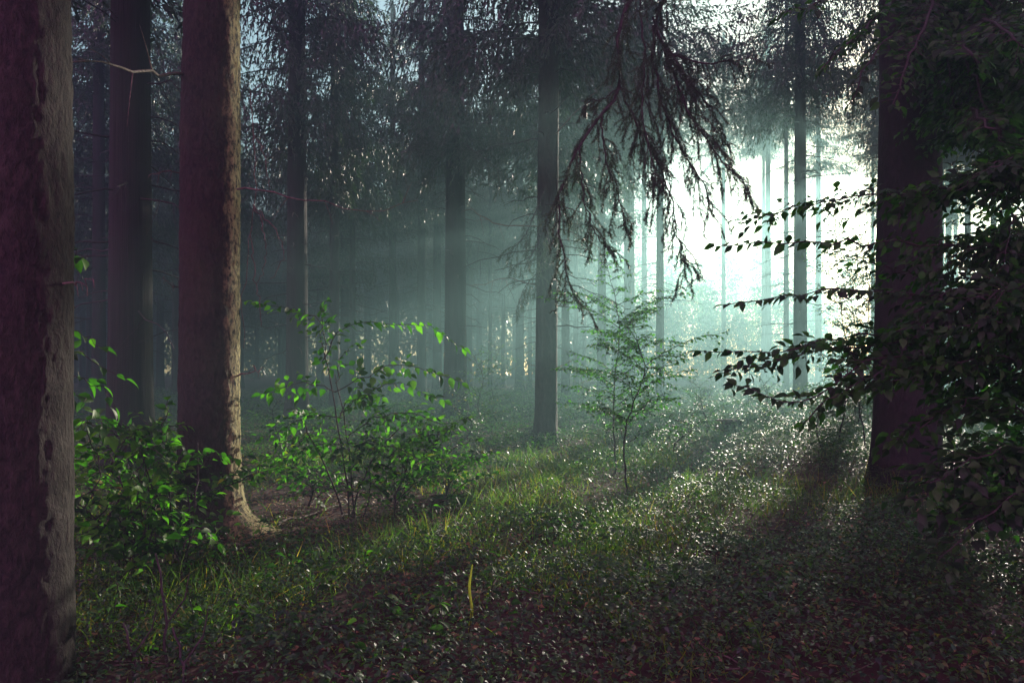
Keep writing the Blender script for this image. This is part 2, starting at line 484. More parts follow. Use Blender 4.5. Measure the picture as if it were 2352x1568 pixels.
def crown_mesh(H, Lm, seed, needle=0.14):
    rg = np.random.default_rng(seed)
    gn = Geo()
    z = 0.0
    while z < H - 0.3:
        L0 = Lm * (1 - z / H) ** 0.75 * (0.6 + 0.4 * min(1, z / 1.5 + 0.3))
        nb = int(rg.integers(4, 8)); a0 = rg.random() * 6.28
        for b in range(nb):
            if rg.random() < 0.2: continue
            a = a0 + b * 6.28 / nb + rg.normal(0, 0.3)
            L = L0 * rg.uniform(0.5, 1.25) + 0.2
            s = np.linspace(0, 1, 7); dr = rg.uniform(0.35, 0.8)
            dz = 0.15 * s * L - dr * L * s ** 2 + (dr * 0.55) * L * s ** 3.2
            bend = rg.normal(0, 0.12) * L * s ** 2
            pts = np.stack([np.cos(a) * s * L - np.sin(a) * bend, np.sin(a) * s * L + np.cos(a) * bend, z + dz + rg.normal(0, 0.12)], 1)
            needle_spray(gn, gn, pts, 0.02, rg, 0.2 * L + 0.24, 0.13, needle, CSLIM, rg.uniform(0.5, 1.7), 0.08, 8.5)
        z += 0.42 * rg.uniform(0.6, 1.6)
    return gn.mesh('crown', M_NEEDLE, False)

CROWN = [crown_mesh(10.0, 2.9, 60 + k, 0.125) for k in range(5)]

def bare_mesh(seed):
    """dead drooping lower branches, unit trunk radius ignored"""
    rg = np.random.default_rng(seed); g = Geo()
    tube(g, np.array([[0, 0, 1.8], [0, 0, 6], [0, 0, 10.8]]), 0.03, 5)
    for k in range(40):
        z = rg.uniform(2.0, 10.5); a = rg.random() * 6.28; L = rg.uniform(0.4, 1.7)
        s = np.linspace(0, 1, 6)
        pts = np.stack([np.cos(a) * (0.0 + s * (L + .1)), np.sin(a) * (0.0 + s * (L + .1)), z + 0.1 * s * L - rg.uniform(0.1, 0.5) * L * s ** 2], 1)
        pts[1:] += rg.normal(0, 0.03, (5, 3))
        tube(g, pts, np.linspace(0.018, 0.006, 6), 4)
        for j in range(rg.integers(1, 4)):
            i = rg.integers(2, 5); d = nrm(rg.normal(0, 1, 3) + np.array([0, 0, -0.7]) + nrm(pts[-1] - pts[0])) * rg.uniform(0.2, 0.6) * L
            tube(g, np.array([pts[i], pts[i] + d * 0.5 + rg.normal(0, 0.02, 3), pts[i] + d + [0, 0, -0.04]]), [0.006, 0.004, 0.002], 3)
    return g.mesh('bare_branches', M_TWIG)
BARE = [bare_mesh(80 + k) for k in range(3)]

occupied = []
def spruce(label, x, y, r, H, cb, group=None, cscale=1.0, bare=True, name='spruce_tree', trunk=None, crown=True):
    z = gz(x, y)
    t = thing(name, label, 'tree', (x, y, z), group)
    k = len(occupied)
    occupied.append((x, y))
    if trunk is None:
        put('trunk', TRUNK[k % 4], t, (0, 0, -0.05), k * 1.7, (r, r, H))
    else:
        put('trunk', trunk, t)
    if crown:
        hs = (H - cb) / 10.0 * 1.04
        put('crown', CROWN[k % 5], t, (0, 0, cb), k * 2.4, (cscale, cscale, hs))
    if bare:
        put('bare_branches', BARE[k % 3], t, (0, 0, 0), k * 1.1, (1, 1, min(1.0, cb / 9.0)))
    return t

def px2x(px, Y): return (px - CX) / F * Y

# --- A: near trunk at the left edge
ringsA = np.concatenate([np.linspace(-0.3, 6.2, 300), np.linspace(6.4, 16, 30)])
gA = trunk_geo(0.222, 20, 3, 130, ringsA, 0.12, 0.25, 0.022, 5, 0.02, 0.3)
tA = spruce('thick spruce trunk with flaking brown bark, nearest the viewer at the left edge', px2x(36, 3.1), 3.1, .222, 20, 10.5, trunk=gA.mesh('trunk', M_FLAKY), bare=False)
# --- C: trunk with sunlit edge and root flare
ringsC = np.concatenate([np.linspace(-0.3, 1.2, 90), np.linspace(1.23, 7, 150), np.linspace(7.3, 20, 30)])
gC = trunk_geo(0.27, 20, 7, 100, ringsC, 0.25, 0.22, 0.03, 5, 0.03, 0.35, extra=(R(-12), 0.42, 0.13))
M_MOSSY_SUNTINT = bark_mat('mossy_suntint_bark', (0.007, 0.006, 0.006), (0.030, 0.026, 0.020), (0.045, 0.045, 0.02), scale=14, bump=1.0, zs=0.5, mossy=0.5, sun_tint=(0.27, 0.25, 0.11))  # mossy bark; its pale side colour stands in for the sunlit strip
tC = spruce('big spruce trunk with a sunlit yellow right edge and spreading root', px2x(482, 6.4), 6.4, .27, 20, 10, trunk=gC.mesh('trunk', M_MOSSY_SUNTINT), bare=False)
# --- B
tB = spruce('wide dark spruce trunk standing between the edge trunk and the sunlit trunk', px2x(300, 10.8), 10.8, .34, 21, 9.5)
# --- L
ringsL = np.concatenate([np.linspace(-0.3, 1.2, 30), np.linspace(1.3, 9, 60), np.linspace(9.3, 20, 20)])
gL = trunk_geo(0.245, 20, 21, 48, ringsL, 0.5, 0.2, 0.015, 5, 0.03, 0.3)
tL = spruce('straight spruce trunk in the middle with a thin lit right edge and flared foot', px2x(1254, 14.6), 14.6, .245, 20, 8.0, trunk=gL.mesh('trunk', M_SPRUCE))
tI = spruce('thick misty spruce trunk left of the central trunk, behind the leafy shrub', px2x(1046, 21), 21, .36, 21, 8.5)
tD = spruce('dark spruce trunk close to the right of the sunlit trunk', px2x(682, 19), 19, .31, 20, 7.8)
tE = spruce('slim dark spruce trunk behind the leafy shrub on its left', px2x(768, 23), 23, .18, 19, 7.2)
tF = spruce('slim spruce trunk half way between the leafy shrub and the thick misty trunk', px2x(902, 33), 33, .21, 19, 8.5)
tG = spruce('pair member: spruce trunk left of the thick misty trunk, the nearer one', px2x(968, 30), 30, .21, 20, 8.5)
tG['label'] = 'spruce trunk just left of the thick misty trunk, darker of the pair there'
tH = spruce('paler spruce trunk touching the left side of the thick misty trunk', px2x(1004, 36), 36, .25, 20, 9.5)
tJ = spruce('very thin spruce stem in the teal mist between two trunks', px2x(1126, 37), 37, .12, 15, 7)
tK = spruce('teal misty spruce trunk just left of the central trunk', px2x(1194, 36), 36, .24, 20, 9)
tM = spruce('pale spruce trunk in the mist behind the young beech', px2x(1446, 34), 34, .30, 21, 12, cscale=1.3)
tO = spruce('tall straight spruce trunk left of the dark beech, against the bright glow', px2x(1838, 22), 22, .22, 21, 10.2, cscale=1.0)
spruce('spruce standing directly behind the central trunk with its crown spreading to both sides', px2x(1262, 21), 21, .2, 20, 8.0, cscale=1.5)
spruce('spruce hidden behind the big dark beech trunk, its branches hanging out on both sides', px2x(2090, 18), 18, .22, 20, 9.6, cscale=0.8)
spruce('spruce added behind the big dark beech trunk to shade the foreground, far back in the glow', px2x(2036, 40), 40, .2, 20, 10.5, cscale=0.75)  # this spruce and the next are added to cast shade on the foreground
spruce('far spruce added behind the right edge of the big dark beech trunk to shade the foreground', px2x(2150, 40.5), 40.5, .2, 20, 10.5, cscale=1.0)
spruce('pale spruce in the mist right behind the hanging spruce limbs', px2x(1516, 25), 25, .16, 20, 10.5, cscale=1.4)
spruce('thin spruce trunk close to the left side of the tall trunk in the glow', px2x(1806, 31), 31, .13, 22, 12.8, cscale=1.15)
spruce('hazy spruce crown above the glow, between the hanging limbs and the tall trunk', px2x(1662, 45), 45, .16, 23.3, 15.4, cscale=1.4)
tN = spruce('faint far spruce trunk between the tall trunk and the dark beech', px2x(1880, 44), 44, .22, 22, 14)

# --- the rest of the wood
SUNLIT = [(-2.35, 6.4, 4.0), (-2.2, 4.2, .3), (0, 9.5, .3), (-1, 9, .3), (-2, 7, 2.0), (-3.2, 4.7, 1.2), (1, 14.6, 4.5), (1.5, 10.4, 3.0), (3.5, 13, .4), (2.5, 17, .4), (-2.3, 6.4, 1.5)]
def sun_clear(x, y, cb):
    # keep the gap in the canopy through which the sun reaches the clearing
    for tx, ty, tz in SUNLIT:
        t = (x - tx) * math.sin(SUN_AZ) + (y - ty) * math.cos(SUN_AZ)
        lat = abs((x - tx) * math.cos(SUN_AZ) - (y - ty) * math.sin(SUN_AZ))
        if t > 3 and lat < 2.8:
            if lat < 0.45: return None
            cb = max(cb, tz + t * math.tan(SUN_EL) + 0.8)
    return cb if cb < 18 else None
def clear(x, y, d):
    return all((x - a) ** 2 + (y - b) ** 2 > d * d for a, b in occupied)
n_left = n_mid = n_right = n_glow = 0
tries = 0
NAMED = [(45, 3.1, 140), (482, 6.4, 75), (1254, 14.6, 35), (1838, 26, 28), (1046, 21, 35), (1194, 36, 18), (1126, 37, 20)]
while n_left + n_mid + n_right < 130 and tries < 6000:
    tries += 1
    px = rng.uniform(-260, 2560); Y = 17 + 53 * rng.random() ** 0.8
    x = px2x(px, Y)
    if not clear(x, Y, 2.6): continue
    if any(abs(px - a) < w and Y < b for a, b, w in NAMED): continue
    if px > 1080 and px < 1230 and Y < 34: continue
    if px < 1000:
        if n_left >= 70: continue
        if px > 550 and Y < 24 : continue
        cb = rng.uniform(5.0, 11.0) if Y < 28 else rng.uniform(4.0, 9.0); n_left += 1
        lab, grp = 'dark slender spruce among the crowd of trunks in the left background', 'spruces crowding the dark left background'
    elif px < 1400:
        if n_mid >= 20: continue
        if Y < 28: continue
        cb = rng.uniform(6.0, 9.0); n_mid += 1
        lab, grp = 'blurred spruce deep in the teal mist of the middle background', 'spruces in the teal mist of the middle background'
    else:
        if n_right >= 40 or Y < 30 or Y > 58: continue
        if 1470 < px < 2010 and (Y < 42 or n_glow > 9): continue
        n_glow += 1470 < px < 2010
        cb = max(11.5, 2.6 + Y * 0.29) + rng.uniform(-0.6, 1.2); n_right += 1
        lab, grp = 'pale spruce trunk washed out by the bright glow on the right', 'spruces fading into the glow on the right'
    cb = sun_clear(x, Y, cb)
    if cb is None: continue
    spruce(lab, x, Y, rng.uniform(0.13, 0.27), min(23.5, cb + rng.uniform(8.5, 11)), cb, grp, rng.uniform(0.85, 1.15), Y < 45)

for x, y, r, lab in [(-5.5, 2.5, .25, 'a'), (-6.5, 7.0, .25, 'b'), (-4.5, -1.0, .22, 'c'), (5.6, 1.8, .24, 'd'), (8.6, 6.0, .26, 'e'), (4.9, -2.4, .22, 'f'), (11.5, 9.5, .25, 'g'), (-9.5, 9.5, .24, 'h')]:  # unseen spruces, added to keep open sky light off the clearing
    spruce('unseen spruce added out of view so that its crown shades the clearing', x, y, r, 20, 8.5, 'unseen spruces added around the clearing for shade', 1.8, False)
# far wood behind the left and middle: one dense mass
def far_wood():
    g = Geo(); rg = np.random.default_rng(5)
    P = []
    for k in range(150):
        Y = rg.uniform(70, 75); px = rg.uniform(-300, 1420)
        x = px2x(px, Y); H = rg.uniform(14, 20)
        m = 900
        u = rg.random(m) ** 0.8; z = 0.3 + u * H
        rr = (1 - u) ** 0.7 * 3.0 * np.sqrt(rg.random(m)); a = rg.random(m) * 6.28
        P.append(np.stack([x + rr * np.cos(a), Y + rr * np.sin(a), z + gz(x, Y) - rr * 0.3], 1))
    P = np.concatenate(P); m = len(P)
    d = rg.normal(0, 0.5, (m, 3)) + [0, 0, -0.8]
    scatter(g, diamond(0.16), P, d, rg.normal(0, 1, (m, 3)), rg.uniform(0.4, 0.9, m))
    tag(g.build('distant_wood', M_NEEDLE, smooth=False), 'dense dark spruce wood closing off the far background', 'wood', kind='stuff')
far_wood()

def thicket():
    g = Geo(); rg = np.random.default_rng(6); P = []
    for k in range(200):
        Y = rg.uniform(54, 72); x = px2x(rg.uniform(1350, 2750) if k < 140 else rg.uniform(1350, 1900), Y); H = rg.uniform(1.2, 4.0) if k < 110 else rg.uniform(5, 12); m = 420 if k < 110 else 1300
        u = rg.random(m) ** 0.7; a = rg.random(m) * 6.28; rr = 1.7 * np.sqrt(rg.random(m)) * np.sqrt(1 - u * 0.9)
        P.append(np.stack([x + rr * np.cos(a), Y + rr * np.sin(a), gz(x, Y) + u * H], 1))
    P = np.concatenate(P); m = len(P)
    scatter(g, LEAF_LO, P, rg.normal(0, 1, (m, 3)), rg.normal(0, .5, (m, 3)) + [0, 0, 1], rg.uniform(0.15, 0.3, m))
    tag(g.build('thicket', M_GLEAF), 'pale far thicket of bushes closing the bright side of the wood', 'thicket', kind='stuff')
thicket()

# ------------------------------------------------------------------ broad-leaved sprays
def spray(gw, lv, pts, r0, rg, twig_len, leaf, step=None, flat=0.25, tn=3, start=0.1, wood=True, side_fill=1.0):
    pts = np.asarray(pts, float)
    if wood: tube(gw, pts, np.linspace(r0, max(0.0015, r0 * 0.25), len(pts)), 5)
    seg = np.linalg.norm(np.diff(pts, axis=0), axis=1); cum = np.concatenate([[0], np.cumsum(seg)]); L = cum[-1]
    step = step or leaf * 0.75
    s = start * L; sg = 1
    def pt(q): return np.array([np.interp(q, cum, pts[:, k]) for k in range(3)])
    up = nrm(np.array([rg.normal(0, flat), rg.normal(0, flat), 1.0]))
    while s < L:
        p = pt(s); t = nrm(pt(min(L, s + 0.02)) - pt(max(0, s - 0.02))); side = nrm(np.cross(t, up)) * sg
        sg = -sg
        ln = twig_len * (1 - 0.75 * s / L) * rg.uniform(0.4, 1.15)
        d = nrm(t * rg.uniform(0.5, 0.9) + side * rg.uniform(0.6, 1.0) + np.array([0, 0, rg.normal(-0.05, 0.2)]))
        if ln > leaf * 1.2 and rg.random() < side_fill:
            m = max(2, int(ln / (leaf * 0.55)))
            u = np.linspace(0, 1, 5)
            tp = p + d * (u * ln)[:, None] + np.array([0, 0, -0.12 * ln]) * (u ** 2)[:, None]
            if wood: tube(gw, tp, np.linspace(max(0.0014, r0 * 0.25), 0.001, 5), 3)
            ss = -1
            for j in range(m):
                q = (j + 0.7) / m; ss = -ss
                pp = p + d * q * ln + np.array([0, 0, -0.12 * ln]) * q * q
                s2 = nrm(np.cross(d, up)) * ss
                ld = nrm(d * 0.75 + s2 * (0.75 if j < m - 1 else 0.1) + np.array([0, 0, rg.normal(-0.22, 0.25)]) + rg.normal(0, 0.12, 3))
                lv.add(pp, ld, nrm(up + rg.normal(0, 0.38, 3)), leaf * rg.uniform(0.6, 1.2))
        else:
            lv.add(p, nrm(d + rg.normal(0, 0.15, 3) + np.array([0, 0, -0.15])), nrm(up + rg.normal(0, 0.38, 3)), leaf * rg.uniform(0.6, 1.2))
        s += step * rg.uniform(0.7, 1.3)
    t = nrm(pts[-1] - pts[-2])
    lv.add(pts[-1], t, nrm(up + rg.normal(0, 0.2, 3)), leaf)

def jig(pts, rg, a):
    pts = pts.copy(); n = len(pts)
    pts[1:-1] += rg.normal(0, a, (n - 2, 3))
    return pts

def limb(parent, ctrl, r0, rg, twig, leaf, mat_l, name='branch', n=14, mat_w=None, tpl=LEAF_HI, extra=(), **kw):
    """a branch part with its foliage as a sub-part; ctrl = (px, py, depth) points"""
    gw, lv = Geo(), Leaves()
    P = curve([at(*c) for c in ctrl], n)
    P = jig(P, rg, 0.012)
    spray(gw, lv, P, r0, rg, twig, leaf, **kw)
    for e in extra:
        spray(gw, lv, jig(curve([at(*c) for c in e], 10), rg, 0.008), r0 * 0.6, rg, twig * 0.8, leaf, **kw)
    b = build_at(gw, name, mat_w or M_TWIG, parent)
    gl = Geo(); lv.into(gl, tpl)
    L = np.array(parent.location)
    gl.v = [v - L for v in gl.v]
    gl.build('foliage', mat_l, b)
    return b

rg = np.random.default_rng(101)

# --- P: the big dark beech on the right, with leafy upper branches
YP = 9.0
ringsP = np.concatenate([np.linspace(-0.3, 1.2, 50), np.linspace(1.25, 8, 80), np.linspace(8.2, 16, 16)])
gP = trunk_geo(0.395, 20, 31, 80, ringsP, 0.16, 0.3, 0.02, 5, 0.03, 0.25, extra=(R(200), 0.22, 0.12))
xP = px2x(2082, YP)
tP = thing('beech_tree', 'massive dark beech trunk on the right hiding the sun, with overhanging leafy branches', 'tree', (xP, YP, gz(xP, YP)))
put('trunk', gP.mesh('trunk', M_BEECH), tP)
occupied.append((xP, YP))
for c, tw, lf in [
    ([(2120, -180, 8.6), (2000, -80, 6.8), (1900, 0, 5.8), (1800, 30, 5.4)], 0.5, 0.085),
    ([(2140, -60, 8.6), (2060, 0, 6.6), (1960, 90, 5.6), (1885, 160, 5.3)], 0.45, 0.085),
    ([(2150, -40, 8.6), (2080, 60, 6.4), (2010, 120, 5.6), (1950, 240, 5.4)], 0.3, 0.08),
    ([(2150, -80, 8.6), (2130, 40, 6.2), (2080, 150, 5.5), (2050, 240, 5.3)], 0.5, 0.085),
    ([(2160, 0, 8.7), (2260, 20, 6.5), (2330, 120, 5.6), (2380, 260, 5.2)], 0.6, 0.085),
    ([(2160, 60, 8.7), (2200, 120, 6.8), (2250, 200, 5.9), (2300, 330, 5.4)], 0.55, 0.085),
    ([(2160, 120, 8.7), (2220, 200, 7.0), (2300, 300, 6.3), (2420, 330, 5.9)], 0.6, 0.085),
    ([(2160, -100, 8.7), (2300, -60, 6.6), (2420, 20, 5.4), (2500, 120, 5.2)], 0.7, 0.085),
    ([(2160, 200, 8.7), (2190, 270, 7.4), (2240, 340, 6.8), (2330, 380, 6.4)], 0.45, 0.08),
] + [([(2160, yy, 8.7), (2160 + 0.35 * (xx - 2160), yy - 10, (8.7 + dd) / 2), (2160 + 0.7 * (xx - 2160), yy + 30, dd), (xx, yy + hh, dd)], 0.6, 0.085)
      for xx, yy, hh, dd in zip(rg.uniform(2180, 2520, 18), rg.uniform(-120, 330, 18), rg.uniform(60, 200, 18), rg.uniform(4.8, 7.4, 18))]:
    limb(tP, c, 0.018, rg, tw * 1.15, lf, M_BLEAF, n=16, step=0.042, flat=0.55)

# --- dark beech bush in front on the right: low horizontal sprays
xQ, YQ = px2x(2420, 4.9), 4.9
tQ = thing('beech_bush', 'black-green beech bush reaching leftwards in flat sprays before the big beech', 'bush', (xQ, YQ, gz(xQ, YQ)))
gw = Geo()
for k in range(5):
    e = np.array([xQ + rg.normal(0, 0.5), YQ + rg.normal(0, 0.3), rg.uniform(1.8, 3.4)])
    tube(gw, jig(curve([[xQ + rg.normal(0, .08), YQ + rg.normal(0, .08), gz(xQ, YQ) - 0.1], [xQ + rg.normal(0, .2), YQ + rg.normal(0, .2), 0.9], e], 12), rg, .01), np.linspace(0.03, 0.01, 12), 7)
build_at(gw, 'stems', M_TWIG, tQ)
QL = [
    ([(2440, 470, 4.9), (2250, 430, 4.7), (1990, 450, 4.5), (1830, 480, 4.4), (1692, 506, 4.3)], 0.34, 0.065),
    ([(2440, 600, 4.9), (2200, 560, 4.5), (2000, 560, 4.0), (1850, 560, 3.7), (1640, 566, 3.5)], 0.14, 0.07),
    ([(2440, 640, 4.9), (2200, 640, 4.8), (2050, 620, 4.8), (1900, 570, 4.9)], 0.3, 0.065),
    ([(2440, 720, 4.9), (2220, 680, 4.7), (2000, 665, 4.4), (1820, 680, 4.2), (1662, 700, 4.1)], 0.22, 0.07),
    ([(2440, 800, 4.9), (2200, 760, 4.6), (1950, 770, 4.3), (1800, 800, 4.1), (1606, 806, 4.0)], 0.2, 0.07),
    ([(2440, 850, 4.9), (2200, 800, 4.7), (2000, 790, 4.5), (1830, 820, 4.3), (1662, 856, 4.2)], 0.34, 0.07),
    ([(2440, 900, 4.9), (2200, 830, 4.5), (2000, 830, 4.1), (1850, 920, 3.9), (1690, 885, 3.9)], 0.25, 0.075),
    ([(2440, 940, 4.9), (2240, 860, 4.4), (2050, 850, 4.0), (1930, 900, 3.8), (1835, 975, 3.7)], 0.3, 0.08),
    ([(2440, 560, 4.9), (2330, 480, 4.8), (2240, 430, 4.8), (2160, 470, 4.8)], 0.4, 0.065),
    ([(2440, 660, 4.9), (2330, 570, 5.2), (2240, 540, 5.4), (2120, 560, 5.6)], 0.45, 0.065),
    ([(2440, 740, 4.9), (2330, 650, 4.6), (2220, 660, 4.4), (2100, 720, 4.2)], 0.45, 0.07),
    ([(2440, 840, 4.9), (2330, 740, 4.4), (2200, 720, 4.2), (2060, 760, 4.0)], 0.45, 0.07),
    ([(2440, 940, 4.9), (2330, 830, 4.2), (2200, 830, 4.0), (2020, 880, 3.8)], 0.45, 0.075),
    ([(2440, 1040, 4.9), (2330, 930, 4.2), (2200, 930, 4.0), (2060, 1010, 3.8)], 0.5, 0.075),
    ([(2440, 1100, 4.9), (2340, 1030, 4.3), (2220, 1060, 4.1), (2100, 1150, 3.9)], 0.5, 0.075),
    ([(2500, 380, 4.9), (2400, 400, 4.7), (2300, 410, 4.5), (2200, 400, 4.4)], 0.4, 0.07),
    ([(2500, 1160, 4.9), (2380, 1120, 4.2), (2260, 1190, 3.9), (2150, 1290, 3.7)], 0.45, 0.075),
]
for k in range(30):
    y0 = rg.uniform(380, 1250); x1 = rg.uniform(2060, 2330); dd = rg.uniform(3.7, 5.6)
    QL.append(([(2460, y0, 4.9), (2380, y0 - rg.uniform(20, 90), (4.9 + dd) / 2), ((2380 + x1) / 2, y0 - rg.uniform(20, 110), dd), (x1, y0 + rg.uniform(-70, 60), dd)], 0.45, 0.072))
for c, tw, lf in QL:
    limb(tQ, c, 0.009, rg, tw * (1.6 if c[-1][0] < 1720 and tw > 0.3 else 1.3), lf * 1.02, M_BLEAF, n=18, step=0.032, flat=0.5)

# --- S1: leafy shrub centre-left
Y1 = 7.0
b1 = at(800, 1195, Y1)
t1 = thing('leafy_shrub', 'airy shrub with large sunlit green leaves and thin bare stems, left of centre', 'shrub', (b1[0], b1[1], gz(b1[0], Y1)))
gw = Geo()
for c in [[(805, 1210, 7.0), (795, 1100, 7.0), (775, 980, 6.95), (760, 880, 6.9), (735, 770, 6.9)],
          [(815, 1210, 7.0), (805, 1080, 7.05), (790, 960, 7.1), (770, 860, 7.1)],
          [(800, 1210, 7.0), (830, 1110, 6.9), (880, 1020, 6.8), (960, 950, 6.7)],
          [(812, 1210, 7.0), (845, 1160, 7.1), (850, 1060, 7.2)],
          [(798, 1210, 7.0), (760, 1100, 6.9), (720, 1010, 6.8), (690, 960, 6.8)]]:
    tube(gw, jig(curve([at(*q) for q in c], 14), rg, 0.006), np.linspace(0.011, 0.004, 14), 6)
build_at(gw, 'stems', M_TWIG, t1)
S1 = [
    ([(760, 880, 6.9), (745, 800, 6.9), (740, 740, 6.85), (680, 715, 6.8), (620, 700, 6.8), (555, 690, 6.8)], 0.26, 0.085),
    ([(740, 830, 6.9), (770, 770, 6.9), (830, 745, 6.85), (930, 745, 6.8), (1000, 755, 6.8), (1065, 800, 6.75)], 0.12, 0.10),
    ([(735, 770, 6.9), (740, 720, 6.9), (750, 690, 6.9)], 0.16, 0.085),
    ([(770, 900, 6.95), (830, 870, 6.9), (900, 840, 6.85), (980, 850, 6.8), (1060, 880, 6.8)], 0.22, 0.09),
    ([(780, 950, 6.95), (850, 900, 6.9), (920, 880, 6.9), (1020, 920, 6.8)], 0.22, 0.085),
    ([(770, 900, 6.95), (710, 880, 6.9), (650, 890, 6.85), (600, 905, 6.8)], 0.25, 0.09),
    ([(785, 960, 6.95), (720, 950, 6.8), (660, 980, 6.7), (600, 1010, 6.6)], 0.3, 0.085),
    ([(800, 1000, 6.95), (860, 960, 6.8), (940, 950, 6.7), (1010, 970, 6.6), (1070, 960, 6.6)], 0.3, 0.085),
    ([(800, 1040, 7), (850, 1020, 6.8), (910, 1030, 6.6), (980, 1060, 6.5)], 0.3, 0.08),
    ([(790, 1020, 7), (730, 1020, 6.8), (660, 1050, 6.6), (610, 1090, 6.5)], 0.3, 0.085),
    ([(800, 1080, 7), (820, 1060, 6.8), (790, 1030, 6.6), (760, 1040, 6.5)], 0.3, 0.08),
    ([(780, 960, 7), (800, 920, 7.2), (850, 930, 7.3), (900, 980, 7.4)], 0.3, 0.08),
    ([(770, 880, 6.95), (780, 830, 7.0), (800, 800, 7.0), (830, 790, 7.0)], 0.12, 0.09),
]
for q, (c, tw, lf) in enumerate(S1):
    limb(t1, c, 0.006, rg, tw * 1.35, lf * (1.15 if q < 6 else 0.92), M_LEAF, n=14, step=0.045, flat=0.7)

# --- left dark shrub with big leaves
Y2 = 4.9
b2 = at(400, 1345, Y2)
t2 = thing('dark_shrub', 'dense dark shrub with big drooping glossy leaves at the foot of the sunlit trunk', 'shrub', (b2[0], b2[1], gz(b2[0], Y2)))
gw = Geo()
for k in range(9):
    px0 = 300 + rg.uniform(-60, 160); px1 = px0 + rg.normal(0, 70); py1 = rg.uniform(980, 1150)
    c = [(px0, 1360, Y2 + rg.normal(0, .15)), ((px0 + px1) / 2 + rg.normal(0, 20), (1340 + py1) / 2, Y2 + rg.normal(0, .15)), (px1, py1, Y2 + rg.normal(0, .2))]
    tube(gw, jig(curve([at(*q) for q in c], 12), rg, 0.006), np.linspace(0.009, 0.004, 12), 6)
build_at(gw, 'stems', M_TWIG, t2)
for k in range(24):
    x0 = rg.uniform(220, 470); y0 = rg.uniform(1000, 1270); a = rg.uniform(-2.9, -0.2)
    ln = rg.uniform(90, 190); d0 = Y2 + rg.normal(0, .25)
    x1 = x0 + math.cos(a) * ln * 1.1; y1 = y0 + math.sin(a) * ln * 0.55
    x1 = min(max(x1, 165), 515)
    c = [(x0, y0, d0), ((x0 + x1) / 2, (y0 + y1) / 2 - 22, d0 - .1), (x1, y1 + rg.uniform(0, 40), d0 - rg.uniform(0, .4))]
    limb(t2, c, 0.005, rg, 0.26, rg.uniform(0.075, 0.11), M_LEAF, n=10, step=0.05, flat=0.7)

# --- leaves behind the edge trunk
Y3 = 4.2
b3 = at(130, 1420, Y3)
t3 = thing('leafy_shrub', 'few broad green leaves on twigs poking out behind the edge trunk', 'shrub', (b3[0], b3[1], gz(b3[0], Y3)))
gw = Geo()
tube(gw, curve([at(120, 1440, Y3), at(110, 1150, Y3), at(125, 900, Y3), at(110, 560, Y3)], 16), np.linspace(0.012, 0.004, 16), 6)
build_at(gw, 'stem', M_TWIG, t3)
for c, tw in [([(125, 880, 4.2), (170, 800, 4.15), (220, 830, 4.1), (290, 870, 4.1)], 0.18),
              ([(120, 920, 4.2), (170, 870, 4.1), (230, 900, 4.0), (265, 935, 4.0)], 0.2),
              ([(112, 620, 4.2), (150, 570, 4.2), (175, 580, 4.2), (190, 592, 4.2)], 0.02),
              ([(118, 960, 4.2), (160, 900, 4.2), (200, 930, 4.15), (235, 980, 4.1)], 0.15),
              ([(118, 860, 4.2), (150, 770, 4.2), (190, 770, 4.2), (240, 800, 4.2)], 0.15)]:
    limb(t3, c, 0.004, rg, tw, 0.095, M_LEAF, n=10, step=0.075, flat=0.45)

# --- S2 and S3: young beeches in the middle
def sapling(name, label, cat, base, top, nb, len0, leaf, mat, rg, prof=None, group=None, stem_r=0.014, tpl=LEAF_HI, lean=0.05, low=0.2, rise=0.25, split=True, twig=0.4):
    bx, by, bz = base
    t = thing(name, label, cat, (bx, by, gz(bx, by)), group)
    H = top - gz(bx, by)
    stem = jig(curve([[bx, by, gz(bx, by) - 0.05], [bx + rg.normal(0, lean), by + rg.normal(0, lean), gz(bx, by) + H * 0.35], [bx + rg.normal(0, lean), by + rg.normal(0, lean), gz(bx, by) + H * 0.7], [bx + rg.normal(0, lean * 1.4), by, top]], 22), rg, 0.008 * H / 3)
    g = Geo(); tube(g, stem, np.linspace(stem_r, stem_r * 0.2, 22), 7)
    gw, lv = Geo(), Leaves()
    for k in range(nb):
        u = low + (1 - low) * (k + rg.random() * 0.6) / nb
        p = np.array([np.interp(u, np.linspace(0, 1, 22), stem[:, j]) for j in range(3)])
        a = k * 2.4 + rg.normal(0, 0.3)
        ln = len0 * (prof(u) if prof else (1 - 0.75 * u)) * rg.uniform(0.7, 1.2)
        e = p + np.array([math.cos(a) * ln, math.sin(a) * ln, ln * rise * rg.uniform(0.4, 1.4)])
        mid = (p + e) / 2 + np.array([0, 0, 0.1 * ln])
        spray(gw, lv, jig(curve([p, mid, e], 9), rg, 0.01), stem_r * 0.4, rg, twig * ln, leaf, step=leaf * 0.8, flat=0.3)
    build_at(g, 'stem', M_TWIG, t)
    if gw.v:
        build_at(gw, 'branches', M_TWIG, t)
    gl = Geo(); lv.into(gl, tpl); build_at(gl, 'foliage', mat, t)
    return t

pr = lambda u: 0.6 + 1.5 * u * (1 - u) if u < 0.75 else 0.85 - 0.62 * u
b = at(1412, 1085, 10.4)
sapling('young_beech', 'tall young beech with layered small leaves right of the central trunk, the taller of two', 'sapling', b, at(1400, 585, 10.4)[2], 32, 1.1, 0.056, M_YLEAF, rg, pr, low=0.2, rise=0.3, twig=0.45)
b = at(1442, 1130, 8.7)
sapling('young_beech', 'shorter young beech with a dark crooked stem, just right of the tall one', 'sapling', b, at(1470, 715, 8.7)[2], 24, 0.9, 0.05, M_YLEAF, rg, pr, low=0.25, lean=0.1, rise=0.35, twig=0.42)

